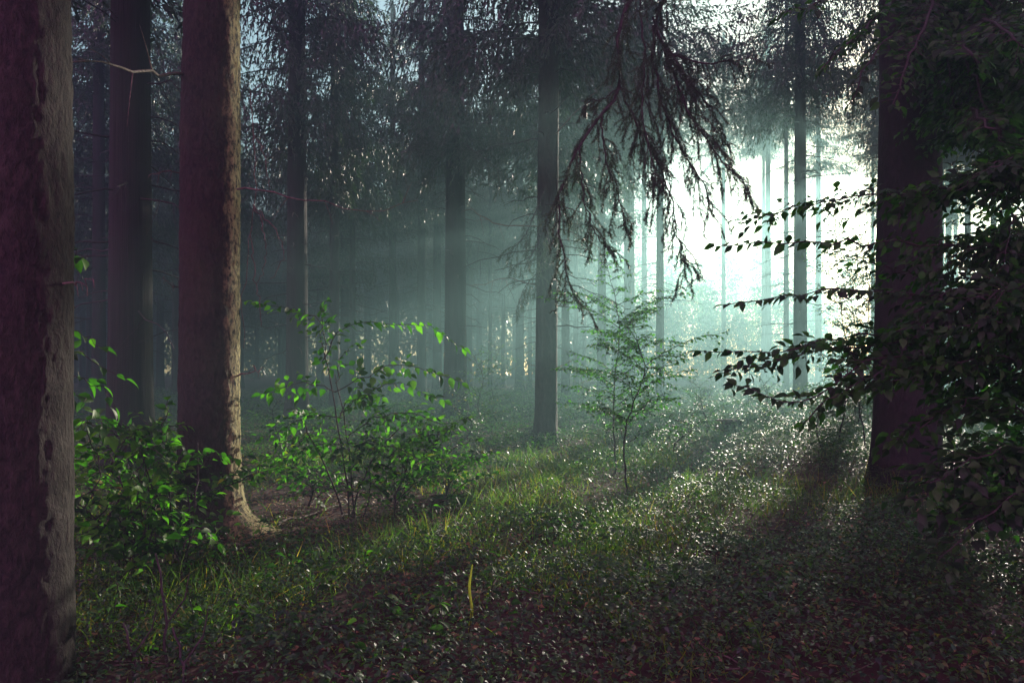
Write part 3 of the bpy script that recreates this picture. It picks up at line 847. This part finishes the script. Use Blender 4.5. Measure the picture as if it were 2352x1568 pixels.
# --- tangle of low shrubs between the dark shrub and the leafy shrub
for (px, Y, h, n, l0, lab) in [
    (705, 7.6, 0.8, 24, 0.55, 'low shrub under the left side of the airy leafy shrub'),
    (905, 6.9, 0.8, 28, 0.65, 'low dense shrub under the right side of the airy leafy shrub'),
    (1010, 7.8, 0.85, 26, 0.65, 'low shrub at the right end of the tangle, before the misty trunk'),
    (215, 4.6, 0.75, 26, 0.5, 'low bright shrub touching the edge trunk'),
    (470, 5.4, 0.7, 24, 0.5, 'dark low shrub in front of the sunlit trunk'),
    (300, 5.9, 1.0, 28, 0.7, 'shaded shrub behind the big dark shrub on the left'),
]:
    x = px2x(px, Y)
    sapling('shrub', lab, 'shrub', (x, Y, 0), gz(x, Y) + h, n, l0, 0.075, M_LEAF, rg, lambda u: 1.1 - 0.6 * u, low=0.12, rise=0.5, twig=0.55, lean=0.15)

# --- hazy shrubs further back
for (px, Y, h, n, l0, lab) in [
    (1110, 17, 1.9, 22, 1.0, 'pale misty shrub at the right foot of the thick misty trunk'),
    (1060, 15, 1.1, 16, 0.8, 'low leafy shrub before the thick misty trunk'),
    (1330, 21, 1.5, 16, 0.9, 'small hazy shrub right behind the central trunk'),
    (1580, 19, 1.3, 18, 0.9, 'hazy shrub in the mist to the right of the young beeches'),
    (1660, 27, 2.6, 24, 1.2, 'tall pale shrub in the bright mist'),
    (1930, 17, 2.2, 22, 1.1, 'backlit shrub beside the dark beech trunk in the glow'),
    (1985, 21, 3.0, 24, 1.3, 'taller backlit shrub touching the dark beech trunk'),
    (2030, 13.0, 3.6, 34, 1.3, 'leafy beech sapling right behind the dark beech trunk'),
    (2180, 12.0, 3.2, 30, 1.2, 'bushy beech sapling seen just right of the dark beech trunk'),
    (1960, 14.5, 4.2, 34, 1.2, 'tallest backlit sapling overlapping the left side of the dark beech trunk'),
    (1925, 11.5, 4.0, 40, 1.0, 'dense backlit sapling with many small leaves left of the dark beech trunk'),
    (1990, 10.9, 3.4, 34, 0.9, 'sapling pressed against the left edge of the dark beech trunk'),
    (1610, 13.2, 0.9, 18, 0.7, 'low leafy bush just left of the dark stump'),
    (1545, 11.6, 0.8, 18, 0.6, 'low bush beneath the shorter young beech on its right'),
    (1790, 13.8, 0.8, 18, 0.7, 'low shining bush to the right of the dark stump'),
    (1700, 18.0, 1.0, 18, 0.9, 'pale bush behind the dark stump'),
    (1480, 16.5, 0.9, 18, 0.8, 'pale bush behind the tall young beech'),
    (1860, 17.5, 1.1, 18, 0.9, 'pale bush at the foot of the tall trunk in the glow'),
    (1400, 13.5, 0.7, 16, 0.6, 'small bush to the right of the central trunk foot'),
    (1760, 15.5, 1.2, 16, 0.8, 'low sparkling shrub left of the tall glow trunk'),
    (1895, 11, 1.0, 12, 0.45, 'small upright sapling in the glittering ground plants'),
    (1140, 26, 2.4, 22, 1.3, 'rounded pale green shrub under the thin misty stem'),
    (2240, 18, 2.6, 24, 1.3, 'backlit shrub right of the dark beech trunk'),
    (640, 15, 0.9, 14, 0.7, 'faint low shrub in the shade behind the sunlit trunk'),
    (1240, 28, 2.2, 20, 1.3, 'dim shrub behind the central trunk in the mist'),
    (2320, 23, 3.2, 24, 1.5, 'big pale shrub at the right edge behind the leaves'),
]:
    x = px2x(px, Y)
    sapling('shrub', lab, 'shrub', (x, Y, 0), gz(x, Y) + h, n, l0, 0.07 if Y > 14 else 0.05, M_GLEAF, rg, lambda u: 1 - 0.6 * u, tpl=LEAF_LO, low=0.1, rise=0.5, twig=0.5, lean=0.12)

# ------------------------------------------------------------------ spruce near branches
def twig_needles(gw, gn, pts, r0, rg, needle=0.02, step=0.006):
    tube(gw, pts, np.linspace(r0, 0.0015, len(pts)), 4)
    seg = np.linalg.norm(np.diff(pts, axis=0), axis=1); cum = np.concatenate([[0], np.cumsum(seg)]); L = cum[-1]
    m = int(L / step)
    if m < 2: return
    u = np.linspace(0.04, 1, m) * L
    p = np.stack([np.interp(u, cum, pts[:, k]) for k in range(3)], 1)
    t = nrm(np.gradient(p, axis=0))
    for _ in range(2):
        rad = nrm(np.cross(t, rg.normal(0, 1, (m, 3))))
        scatter(gn, NEEDLE, p, t * 0.75 + rad * 0.75, rg.normal(0, 1, (m, 3)), needle * rg.uniform(0.8, 1.2, m), np.full(m, needle * 1.5))

def droop_limb(gw, gn, ctrl, r0, rg, side_len, gap, needle=0.02, bare=0.25, step=0.006, down=0.9, branch2=0.6, third=True):
    P = jig(curve([at(*c) if len(c) == 3 else c for c in ctrl], 26), rg, 0.008)
    tube(gw, P, np.linspace(r0, 0.003, 26), 6)
    seg = np.linalg.norm(np.diff(P, axis=0), axis=1); cum = np.concatenate([[0], np.cumsum(seg)]); L = cum[-1]
    def pt(q): return np.array([np.interp(q, cum, P[:, k]) for k in range(3)])
    s = bare * L
    twig_needles(gw, gn, P[int(26 * 0.75):], 0.003, rg, needle, step)
    while s < L:
        p = pt(s); t = nrm(pt(min(L, s + 0.03)) - pt(s - 0.03)); side = nrm(np.cross(t, rg.normal(0, 1, 3)))
        d = nrm(t * 0.7 + side * 0.8 + np.array([0, 0, -down * rg.uniform(0.3, 1.2)]))
        ln = side_len * rg.uniform(0.5, 1.2) * (1 - 0.45 * s / L)
        q = np.array([p, p + d * ln * 0.45, p + d * ln * 0.8 + [0, 0, -0.12 * ln], p + d * ln + [0, 0, -0.3 * ln]])
        q = jig(curve(q, 9), rg, 0.004)
        twig_needles(gw, gn, q, 0.0035, rg, needle, step)
        for j in range(3, 8):
            if rg.random() > branch2: continue
            d2 = nrm(nrm(q[j] - q[j - 1]) * 0.8 + rg.normal(0, 0.55, 3) + [0, 0, -0.3])
            l2 = ln * rg.uniform(0.2, 0.5)
            tq = np.array([q[j], q[j] + d2 * l2 * 0.5, q[j] + d2 * l2 + [0, 0, -0.12 * l2]])
            twig_needles(gw, gn, tq, 0.002, rg, needle, step)
        s += gap * rg.uniform(0.6, 1.4)

# overhanging spruce standing just behind the viewer; its long limb droops into view
xo, yo = 2.9, -1.6
tS = thing('spruce_tree', 'dark drooping spruce limbs hanging into the view from above, right of the central trunk', 'tree', (xo, yo, gz(xo, yo)))
put('trunk', trunk_geo(0.25, 16, 55, 24, np.linspace(-0.3, 12, 30), 0.4, 0.3, 0, 5, 0.03, 0.4).mesh('trunk', M_SPRUCE), tS)
YS = 6.2
hang = [
    ([np.array([xo, yo + .1, 7.6]), np.array([2.0, 2.5, 7.2]), (1400, -150, YS), (1418, 60, YS), (1424, 200, YS), (1380, 265, YS), (1325, 350, YS), (1290, 430, 6.1), (1284, 540, 6.0), (1305, 640, 6.0), (1328, 690, 6.0)], 0.026, 0.5, 0.055, 0.66),
    ([np.array([xo, yo + .1, 7.9]), np.array([2.2, 2.8, 7.4]), (1470, -140, 6.4), (1500, 40, 6.4), (1535, 115, 6.3), (1610, 145, 6.3), (1670, 140, 6.2), (1725, 135, 6.2)], 0.022, 0.42, 0.05, 0.68),
    ([(1500, 40, 6.4), (1540, 150, 6.3), (1590, 270, 6.2), (1650, 360, 6.1), (1690, 400, 6.1), (1718, 412, 6.1)], 0.012, 0.55, 0.045, 0.1),
    ([(1424, 200, YS), (1470, 300, 6.2), (1530, 420, 6.2), (1555, 540, 6.2), (1575, 640, 6.2)], 0.011, 0.5, 0.05, 0.15),
    ([(1500, 60, 6.4), (1510, 200, 6.3), (1560, 330, 6.3), (1620, 430, 6.2), (1640, 500, 6.2)], 0.012, 0.5, 0.05, 0.15),
    ([(1380, 265, YS), (1390, 360, 6.2), (1420, 450, 6.2), (1440, 540, 6.2)], 0.009, 0.45, 0.055, 0.15),
    ([(1424, 200, YS), (1390, 225, 6.2), (1350, 235, 6.1), (1335, 262, 6.1)], 0.007, 0.2, 0.05, 0.2),
    ([(1460, -60, 6.3), (1480, 120, 6.2), (1475, 260, 6.1), (1500, 380, 6.0), (1500, 450, 6.0)], 0.010, 0.5, 0.055, 0.3),
    ([(1535, 115, 6.3), (1600, 210, 6.3), (1640, 260, 6.3), (1660, 330, 6.3)], 0.008, 0.4, 0.05, 0.15),
    ([(1330, 340, YS), (1340, 450, 6.2), (1370, 540, 6.2), (1410, 580, 6.2)], 0.008, 0.4, 0.055, 0.2),
]
for c, r0, sl, gap, bare in hang:
    gw, gn = Geo(), Geo()
    droop_limb(gw, gn, c, r0, rg, sl * 0.8, gap * 1.0, 0.025, bare, step=0.0048, branch2=0.6)
    bb = build_at(gw, 'branch', M_TWIG, tS)
    gn.v = [v - np.array(tS.location) for v in gn.v]
    gn.build('needles', M_NEEDLE, bb, False)

# green lit low twigs on the misty trunks
def low_twigs(tree, specs):
    for c, r0, sl, gap in specs:
        gw, gn = Geo(), Geo()
        droop_limb(gw, gn, c, r0, rg, sl, gap, 0.045, 0.15, 0.016, 1.4, 0.7)
        bb = build_at(gw, 'branch', M_TWIG, tree)
        gn.v = [v - np.array(tree.location) for v in gn.v]
        gn.build('needles', M_NEEDLE, bb, False)
low_twigs(tI, [([(1050, 300, 20.5), (1000, 290, 19), (960, 310, 18), (920, 370, 17.5)], 0.02, 0.9, 0.13),
               ([(1050, 280, 20.5), (1090, 280, 18.5), (1150, 290, 17.5), (1210, 330, 17)], 0.02, 1.1, 0.11),
               ([(1050, 320, 20.5), (1080, 340, 18.5), (1120, 370, 17.5), (1180, 420, 17.2)], 0.02, 0.9, 0.11)])
low_twigs(tL, [([(1250, 440, 14.4), (1215, 520, 13.6), (1190, 560, 13.2), (1155, 575, 13)], 0.014, 0.55, 0.10),
               ([(1250, 520, 14.4), (1225, 580, 13.6), (1200, 600, 13.2), (1170, 620, 13)], 0.012, 0.5, 0.10),
               ([(1255, 520, 14.4), (1262, 560, 13.6), (1268, 590, 13.3), (1275, 640, 13.2)], 0.012, 0.5, 0.10),
               ([(1256, 470, 14.4), (1310, 480, 13.4), (1350, 500, 13), (1395, 560, 12.8)], 0.014, 0.7, 0.09),
               ([(1250, 620, 14.4), (1220, 640, 13.6), (1200, 670, 13.2), (1185, 720, 13)], 0.01, 0.45, 0.12)])
# bare dead side branches on the near trunks
def dead(tree, specs):
    for c, r0 in specs:
        g = Geo()
        P = jig(curve([at(*q) for q in c], 12), rg, 0.012)
        tube(g, P, np.linspace(r0, r0 * 0.25, 12), 6)
        for j in range(4, 11, 2):
            d = nrm(rg.normal(0, 1, 3) + [0, 0, -0.5] + nrm(P[-1] - P[0])) * np.linalg.norm(P[-1] - P[0]) * rg.uniform(.1, .3)
            tube(g, curve([P[j], P[j] + d * 0.5, P[j] + d + [0, 0, -.03]], 5), np.linspace(r0 * .35, .0015, 5), 4)
        build_at(g, 'dead_branch', M_DEAD, tree)
dead(tL, [([(1232, 520, 14.5), (1150, 515, 14), (1110, 500, 13.8), (1075, 470, 13.6)], 0.016),
          ([(1232, 655, 14.5), (1160, 640, 14), (1120, 650, 13.8), (1080, 655, 13.7)], 0.012),
          ([(1278, 845, 14.5), (1300, 835, 14.3), (1325, 820, 14.2)], 0.010),
          ([(1228, 840, 14.5), (1215, 835, 14.3), (1205, 828, 14.2)], 0.009),
          ([(1275, 310, 14.5), (1330, 250, 13.6), (1380, 200, 13)], 0.014)])
dead(tC, [([(545, 435, 6.4), (620, 440, 6.4), (720, 465, 6.5), (850, 485, 6.6), (960, 460, 6.7)], 0.009),
          ([(540, 860, 6.4), (570, 855, 6.3), (605, 842, 6.2)], 0.010),
          ([(430, 400, 6.4), (385, 395, 6.2), (340, 405, 6.1)], 0.008),
          ([(415, 660, 6.4), (395, 655, 6.3), (370, 640, 6.2)], 0.008),
          ([(430, 170, 6.4), (350, 172, 5.6), (270, 150, 5.0), (180, 135, 4.4)], 0.016)])
dead(tA, [([(150, 652, 3.1), (180, 651, 3.1), (215, 651, 3.1)], 0.006)])

# hanging bare vine beside the sunlit trunk
g = Geo()
for c in [[(575, 210, 6.6), (585, 330, 6.6), (582, 480, 6.6), (565, 620, 6.5), (560, 800, 6.5)],
          [(580, 300, 6.6), (605, 360, 6.6), (620, 430, 6.5)],
          [(582, 470, 6.6), (605, 530, 6.5), (610, 600, 6.5), (590, 650, 6.5)],
          [(583, 470, 6.6), (635, 530, 6.5), (650, 590, 6.5), (620, 640, 6.5)],
          [(575, 540, 6.6), (590, 660, 6.5), (600, 750, 6.5)]]:
    tube(g, jig(curve([at(*q) for q in c], 20), rg, 0.01), np.linspace(0.006, 0.003, 20), 5)
tag(g.build('hanging_vine', M_DEAD), 'thin bare vine loops dangling just right of the sunlit trunk', 'vine')

# ------------------------------------------------------------------ ground plants
def wedge(n, y0, y1, pw=1.0, margin=1.0, rg=rng):
    y = y0 + (y1 - y0) * rg.random(n) ** pw
    x = (rg.random(n) * 2 - 1) * (0.78 * y + margin)
    return x, y

def cover():
    rg = np.random.default_rng(77)
    # glossy low leaves
    x, y = wedge(640000, 2.4, 34, 1.0, 1.0, rg)
    m = fbm(x * 0.8, y * 0.8, 0 * x, 31, 3)
    right = np.clip((x / y * F + CX - 1000) / 500, 0, 1)
    want = 0.55 + 0.45 * right
    bare = np.exp(-((x + 1.6) ** 2 / 2.2 + (y - 7.6) ** 2 / 2.5))
    lit = np.exp(-((x - .2) ** 2 / 2.2 + (y - 9.2) ** 2 / 4))
    keep = rg.random(len(x)) < np.clip(want * (m - 0.22) * 3.2, np.where(y < 6.5, 0.72, 0.4), 1) * (1 - 0.5 * lit) * (1 - 0.7 * bare)
    x, y, m, right = x[keep], y[keep], m[keep], right[keep]
    h = (np.where(y < 6.5, 0.13, 0.06) + 0.5 * np.clip(m - 0.25, 0, 0.5) * 1.6 * (0.4 + 0.6 * right) + 0.012 * np.maximum(0, y - 10)) * rg.random(len(x)) ** 0.6
    p = np.stack([x, y, gh(x, y) + h + 0.01], 1)
    a = rg.random(len(x)) * 6.28
    d = np.stack([np.cos(a), np.sin(a), rg.normal(-0.1, 0.3, len(x))], 1)
    n = np.stack([rg.normal(0, 0.27, len(x)), rg.normal(0, 0.27, len(x)), np.ones(len(x))], 1)
    s = rg.uniform(0.022, 0.062, len(x)) * (0.6 + 0.9 * fbm(x * 1.7, y * 1.7, 0 * x, 44, 2)) * np.clip(y / 9, 0.75, 2.2)
    near = y < 7
    g = Geo()
    scatter(g, LEAF_HI, p[near], d[near], n[near], s[near])
    scatter(g, LEAF_LO, p[~near], d[~near], n[~near], s[~near])
    tag(g.build('ground_leaves', M_GLEAF, smooth=True), 'carpet of small glossy leaves covering the forest floor', 'ground cover', kind='stuff')
    print('ground leaves', len(x))
    # grass
    x, y = wedge(150000, 2.8, 16, 0.9, 0.6, rg)
    px = x / y * F + CX
    m = fbm(x * 1.1, y * 1.1, 0 * x, 61, 3)
    bare = np.exp(-((x + 1.7) ** 2 / 1.6 + (y - 7.8) ** 2 / 2.2))
    lit = np.exp(-((x - .2) ** 2 / 2.2 + (y - 9.2) ** 2 / 5)) + 0.8 * np.exp(-((x + 1.9) ** 2 / .7 + (y - 4.5) ** 2 / .9))
    keep = (rg.random(len(x)) < np.clip((m - 0.40 + 0.3 * lit) * 3.6, 0.08, 0.8) * (1 - 0.9 * bare) * np.clip(1.15 - np.maximum(0, px - 1250) / 700, np.where(y > 7.5, 0.45, 0.12), 1) * np.clip((y - 2.6) / 2.2, 0.25, 1) * np.clip((17 - y) / 7, 0, 1))
    x, y, m = x[keep], y[keep], m[keep]
    k = len(x)
    p = np.stack([x, y, gh(x, y) - 0.01], 1)
    d = np.stack([rg.normal(0, 0.55, k), rg.normal(0, 0.55, k), np.ones(k)], 1)
    a = rg.random(k) * 6.28
    n = np.stack([np.cos(a), np.sin(a), 0 * a], 1)
    s = rg.uniform(0.07, 0.30, k) * rg.uniform(0.5, 1.2, k) * np.where(y < 5.5, 0.85, 1.0) * (0.4 + 1.1 * m)
    g = Geo()
    scatter(g, BLADE, p, d, n, s, rg.uniform(0.005, 0.011, k))
    tag(g.build('grass', M_GRASS), 'thin green and straw-coloured grass growing over the forest floor', 'grass', kind='stuff')
    print('grass', k)
    # litter
    x, y = wedge(60000, 2.8, 20, 0.8, 0.5, rg)
    keep = rg.random(len(x)) < 0.25 + 0.75 * np.exp(-((x + 1.4) ** 2 / 3 + (y - 7.8) ** 2 / 4))
    x, y = x[keep], y[keep]; k = len(x)
    p = np.stack([x, y, gh(x, y) + 0.012 + 0.03 * rg.random(k)], 1)
    a = rg.random(k) * 6.28
    d = np.stack([np.cos(a), np.sin(a), rg.normal(0, 0.25, k)], 1)
    n = np.stack([rg.normal(0, 0.4, k), rg.normal(0, 0.4, k), np.ones(k)], 1)
    g = Geo()
    scatter(g, LEAF_LO, p, d, n, rg.uniform(0.03, 0.07, k))
    tag(g.build('leaf_litter', M_LITTER), 'brown fallen leaves and bits scattered on the soil', 'leaf litter', kind='stuff')
    # dead twigs lying about
    g = Geo()
    for k in range(700):
        y = 2.8 + 11 * rg.random() ** 1.1; x = (rg.random() * 2 - 1) * (0.78 * y + .4)
        if k < 260: x, y = -1.3 + rg.normal(0, 1.0), 7.9 + rg.normal(0, 1.0)
        L = rg.uniform(0.12, 0.6); a = rg.random() * 6.28; z = gz(x, y) + rg.uniform(0.015, 0.09)
        d = np.array([math.cos(a) * L, math.sin(a) * L, rg.normal(0, .06)])
        P = np.array([[x, y, z], [x, y, z] + d * .35 + rg.normal(0, .015, 3), [x, y, z] + d * .7 + rg.normal(0, .02, 3), [x, y, z] + d])
        tube(g, P, np.linspace(rg.uniform(.0025, .006), .0015, 4), 4)
    tag(g.build('twig_litter', M_DEAD), 'dead twigs strewn over the forest floor', 'twig litter', kind='stuff')
cover()

# weeds: small single plants on the forest floor
def weed_mesh(seed, h, nl, leaf):
    rg = np.random.default_rng(seed)
    gw, lv = Geo(), Leaves()
    P = jig(curve([[0, 0, -0.03], [rg.normal(0, .03), rg.normal(0, .03), h * .5], [rg.normal(0, .07), rg.normal(0, .07), h]], 9), rg, .004)
    tube(gw, P, np.linspace(0.0035, 0.0015, 9), 5)
    for k in range(nl):
        u = 0.25 + 0.75 * k / nl; p = np.array([np.interp(u, np.linspace(0, 1, 9), P[:, j]) for j in range(3)])
        a = k * 2.4
        lv.add(p, np.array([math.cos(a), math.sin(a), rg.uniform(-.3, .5)]), np.array([rg.normal(0, .3), rg.normal(0, .3), 1]), leaf * rg.uniform(.7, 1.2))
    gl = Geo(); lv.into(gl, LEAF_HI)
    return gw.mesh('stem', M_TWIG), gl.mesh('foliage', M_LEAF)
WEED = [weed_mesh(200 + k, h, n, l) for k, (h, n, l) in enumerate([(0.35, 9, 0.08), (0.5, 12, 0.07), (0.28, 8, 0.09)])]
weed_spots = [(1010, 1470, 0), (990, 1440, 2), (620, 1400, 1), (330, 1400, 0), (500, 1330, 2), (1220, 1040, 0), (1290, 1030, 1), (1330, 1090, 2), (1120, 1120, 1), (700, 1280, 0), (560, 1480, 2), (250, 1480, 1), (860, 1330, 2), (1500, 1350, 2), (940, 1220, 0), (1600, 1230, 1), (440, 1500, 0), (750, 1450, 1), (1030, 1500, 1), (1130, 1380, 0), (880, 1440, 2), (1180, 1480, 1), (820, 1520, 0), (1320, 1430, 2), (1420, 1500, 0), (1260, 1300, 1), (680, 1360, 2), (1560, 1440, 1), (1750, 1380, 0), (1700, 1500, 2), (960, 1360, 1), (1380, 1320, 0), (600, 1290, 0), (760, 1330, 2)]
for k, (px, py, i) in enumerate(weed_spots):
    Y = CAMH * F / (py - HY) ; x = px2x(px, Y)
    t = thing('weed', 'small leafy weed growing singly among the grass and ground leaves', 'weed', (x, Y, gz(x, Y)), 'single leafy weeds on the forest floor')
    put('stem', WEED[i][0], t, rz=k * 1.3); put('foliage', WEED[i][1], t, rz=k * 1.3)

# ferns
def frond_mesh(seed, L):
    rg = np.random.default_rng(seed)
    g = Geo(); s = np.linspace(0, 1, 10)
    P = np.stack([0 * s, L * s * 0.9, L * (0.75 * s - 0.72 * s ** 2)], 1)
    tube(g, P, np.linspace(0.003, 0.001, 10), 4)
    p, d, n, z = [], [], [], []
    for k in range(26):
        u = 0.15 + 0.85 * k / 26
        q = np.array([np.interp(u, s, P[:, j]) for j in range(3)])
        ln = L * 0.30 * math.sin(math.pi * (u * 0.8 + 0.18)) + 0.01
        for sg in (-1, 1):
            dd = nrm(np.array([sg, 0.45, -0.15]))
            for j in range(5):
                pp = q + dd * ln * j / 5
                p += [pp, pp]; d += [nrm(dd + [0, .8, 0]), nrm(dd + [0, -.8, 0])]; n += [[0, 0, 1]] * 2; z += [ln * 0.32 * (1 - .12 * j)] * 2
    scatter(g, leaf_lo(0.2), np.array(p), np.array(d), np.array(n) + rg.normal(0, .15, (len(p), 3)), np.array(z))
    return g.mesh('frond', M_GLEAF)
FR = [frond_mesh(300, 0.5), frond_mesh(301, 0.42)]
for k, (px, py, lab) in enumerate([(1150, 1075, 'fern in the half shade left of the central trunk foot'),
                                   (1240, 1190, 'fern at the near side of the sunlit grass patch'),
                                   (1050, 1160, 'fern among the straw-coloured grass'),
                                   (1450, 1235, 'dim fern below the two young beeches'),
                                   (1650, 1255, 'fern with pale fronds on the dark right floor'),
                                   (1580, 1320, 'lowest fern on the dark floor'),
                                   (1700, 1120, 'fern amid the glittering ground leaves'),
                                   (880, 1130, 'fern right of the leafy shrub stems')]):
    Y = CAMH * F / (py - HY); x = px2x(px, Y)
    t = thing('fern', lab, 'fern', (x, Y, gz(x, Y)), 'ferns on the forest floor')
    for j in range(7):
        put('frond', FR[(j + k) % 2], t, (0, 0, 0.02), j * 0.9 + k, (0.8, 0.8, 0.9))

# bright grass tuft at the central trunk
def tuft(px, py, n, L, label):
    Y = CAMH * F / (py - HY); x = px2x(px, Y); rg2 = np.random.default_rng(int(px))
    g = Geo()
    p = np.stack([x + rg2.normal(0, .05, n), Y + rg2.normal(0, .05, n), np.full(n, gz(x, Y) - .02)], 1)
    a = rg2.random(n) * 6.28
    d = np.stack([np.cos(a) * .5, np.sin(a) * .5, np.ones(n)], 1)
    scatter(g, BLADE, p, d, np.stack([np.cos(a), np.sin(a), 0 * a], 1), L * rg2.uniform(.5, 1.1, n), rg2.uniform(.008, .015, n))
    o = g.build('grass_tuft', M_GRASS); tag(o, label, 'grass tuft')
tuft(1295, 1085, 60, 0.45, 'bright green grass tuft catching the sun by the central trunk')
tuft(470, 1455, 40, 0.35, 'sunny grass tuft with yellowed blades near the lower left')
tuft(330, 1500, 40, 0.35, 'fresh green grass tuft beside the edge trunk foot')

# wilted hanging blade
g = Geo(); Yw = 3.9
P = curve([at(1085, 1295, Yw), at(1078, 1350, Yw), at(1084, 1400, Yw), at(1078, 1440, Yw), at(1076, 1462, Yw)], 16)
wd = np.interp(np.linspace(0, 1, 16), [0, .15, .4, .7, .9, 1], [.003, .008, .010, .018, .008, .002])
tw = np.linspace(0.2, 1.6, 16)
v = np.concatenate([np.stack([P + np.stack([np.cos(tw) * wd, np.sin(tw) * wd, 0 * wd], 1), P + np.stack([0 * wd, wd * .4, 0 * wd], 1), P - np.stack([np.cos(tw) * wd, np.sin(tw) * wd, 0 * wd], 1)], 1).reshape(-1, 3)])
q = [(3 * i + j, 3 * i + j + 1, 3 * i + 4 + j, 3 * i + 3 + j) for i in range(15) for j in (0, 1)]
gw = Geo()
t = thing('wilted_plant', 'single yellow-green wilted leaf standing upright on the dark foreground', 'plant', (P[-1][0], Yw, gz(P[-1][0], Yw)))
g.add(v, np.array(q)); build_at(g, 'leaf', M_WILT, t)
tube(gw, np.array([[P[-1][0], Yw, gz(P[-1][0], Yw) - .03], P[-1], P[8]]), [.004, .003, .002], 5); build_at(gw, 'stem', M_TWIG, t)

# bare upright stems lower left
for k, (px, py0, py1, Y, lab) in enumerate([(415, 1640, 1440, 3.1, 'dark upright bare stem at the lower left, left one'), (375, 1620, 1270, 3.4, ''), (300, 1600, 1430, 3.3, '')]):
    lab = ['short bare sapling stem standing in the sunny grass', 'tall crooked bare sapling stem by the dark shrub', 'leaning bare sapling stem nearest the edge trunk'][k]
    x = px2x(px, Y); g = Geo()
    P = jig(curve([[x, Y, gz(x, Y) - .05], at(px + 10, (py0 + py1) / 2, Y), at(px - 18, py1, Y)], 10), rg, .008)
    tube(g, P, np.linspace(.010, .005, 10), 6)
    tube(g, np.array([P[5], P[5] + [.08, .02, .12], P[5] + [.11, 0, .25]]), [.005, .004, .002], 5)
    tag(g.build('bare_stem', M_TWIG), lab, 'stem')

# fallen sticks
for k, (pts, r, lab) in enumerate([
    ([(1560, 1455), (1600, 1480), (1640, 1520)], .010, 'pale fallen stick lying on the dark floor at lower right'),
    ([(1850, 1440), (1880, 1475), (1930, 1495)], .008, 'thin crooked fallen twig in the deep shade at lower right'),
    ([(640, 1215), (720, 1190), (830, 1150)], .014, 'long dry stick across the bare litter beside the sunlit trunk'),
    ([(880, 1110), (960, 1105), (1040, 1102)], .014, 'mossy stick lying in the lit litter behind the leafy shrub'),
    ([(700, 1120), (780, 1150), (850, 1120)], .010, 'bent dead branch on the litter behind the shrub stems'),
    ([(760, 1230), (820, 1180), (900, 1195)], .009, 'short dead twig near the base of the leafy shrub'),
    ([(170, 1520), (280, 1510), (350, 1525)], .008, 'dark stick lying at the foot of the edge trunk')]):
    P = []
    for (px, py) in pts:
        Y = CAMH * F / (py - HY); x = px2x(px, Y); P.append([x, Y, gz(x, Y) + r + .02])
    g = Geo(); P = jig(curve(P, 12), rg, .012); tube(g, P, np.linspace(r, r * .4, 12), 6)
    d = P[7] - P[4]
    tube(g, np.array([P[6], P[6] + [d[1] * .6, -d[0] * .6, .05], P[6] + [d[1] * 1.1, -d[0], .04]]), [r * .5, r * .4, r * .2], 5)
    tag(g.build('fallen_stick', M_DEAD), lab, 'stick')

# stump in the glittering plants
Yst = 14.5; xs_ = px2x(1672, Yst)
t = thing('tree_stump', 'low dark mossy stump half sunk in the glittering ground leaves', 'stump', (xs_, Yst, gz(xs_, Yst)))
g = trunk_geo(0.25, 3, 91, 28, np.linspace(-.2, .36, 12), .4, .2, .04, 5, 0, .1)
k = g.n; top = g.v[0][-28:]; c = top.mean(0) + [0, 0, .015]
g.v[0] = np.vstack([g.v[0], c]); g.n += 1
g.f[3].append(np.array([(k - 28 + i, k - 28 + (i + 1) % 28, k) for i in range(28)]))
g.build('stump_wood', M_SOIL, t)

# ------------------------------------------------------------------ haze
HZ = 0.0165
g = Geo()
x0, x1, y0, y1, z0, z1 = -66, 66, -7, 80, -1.6, 24.5
v = [(x0, y0, z0), (x1, y0, z0), (x1, y1, z0), (x0, y1, z0), (x0, y0, z1), (x1, y0, z1), (x1, y1, z1), (x0, y1, z1)]
g.add(v, np.array([(0, 3, 2, 1), (4, 5, 6, 7), (0, 1, 5, 4), (1, 2, 6, 5), (2, 3, 7, 6), (3, 0, 4, 7)]))
m, n, o = newmat('haze_air')
pv = n.nodes.new('ShaderNodeVolumePrincipled')
pv.inputs['Color'].default_value = (0.19, 0.36, 0.37, 1)
pv.inputs['Density'].default_value = HZ
pv.inputs['Anisotropy'].default_value = 0.60
n.links.new(pv.outputs[0], o.inputs['Volume'])
tag(g.build('haze', m, smooth=False), 'pale morning mist filling the wood', 'haze', kind='stuff')
print('objects', len(bpy.data.objects))
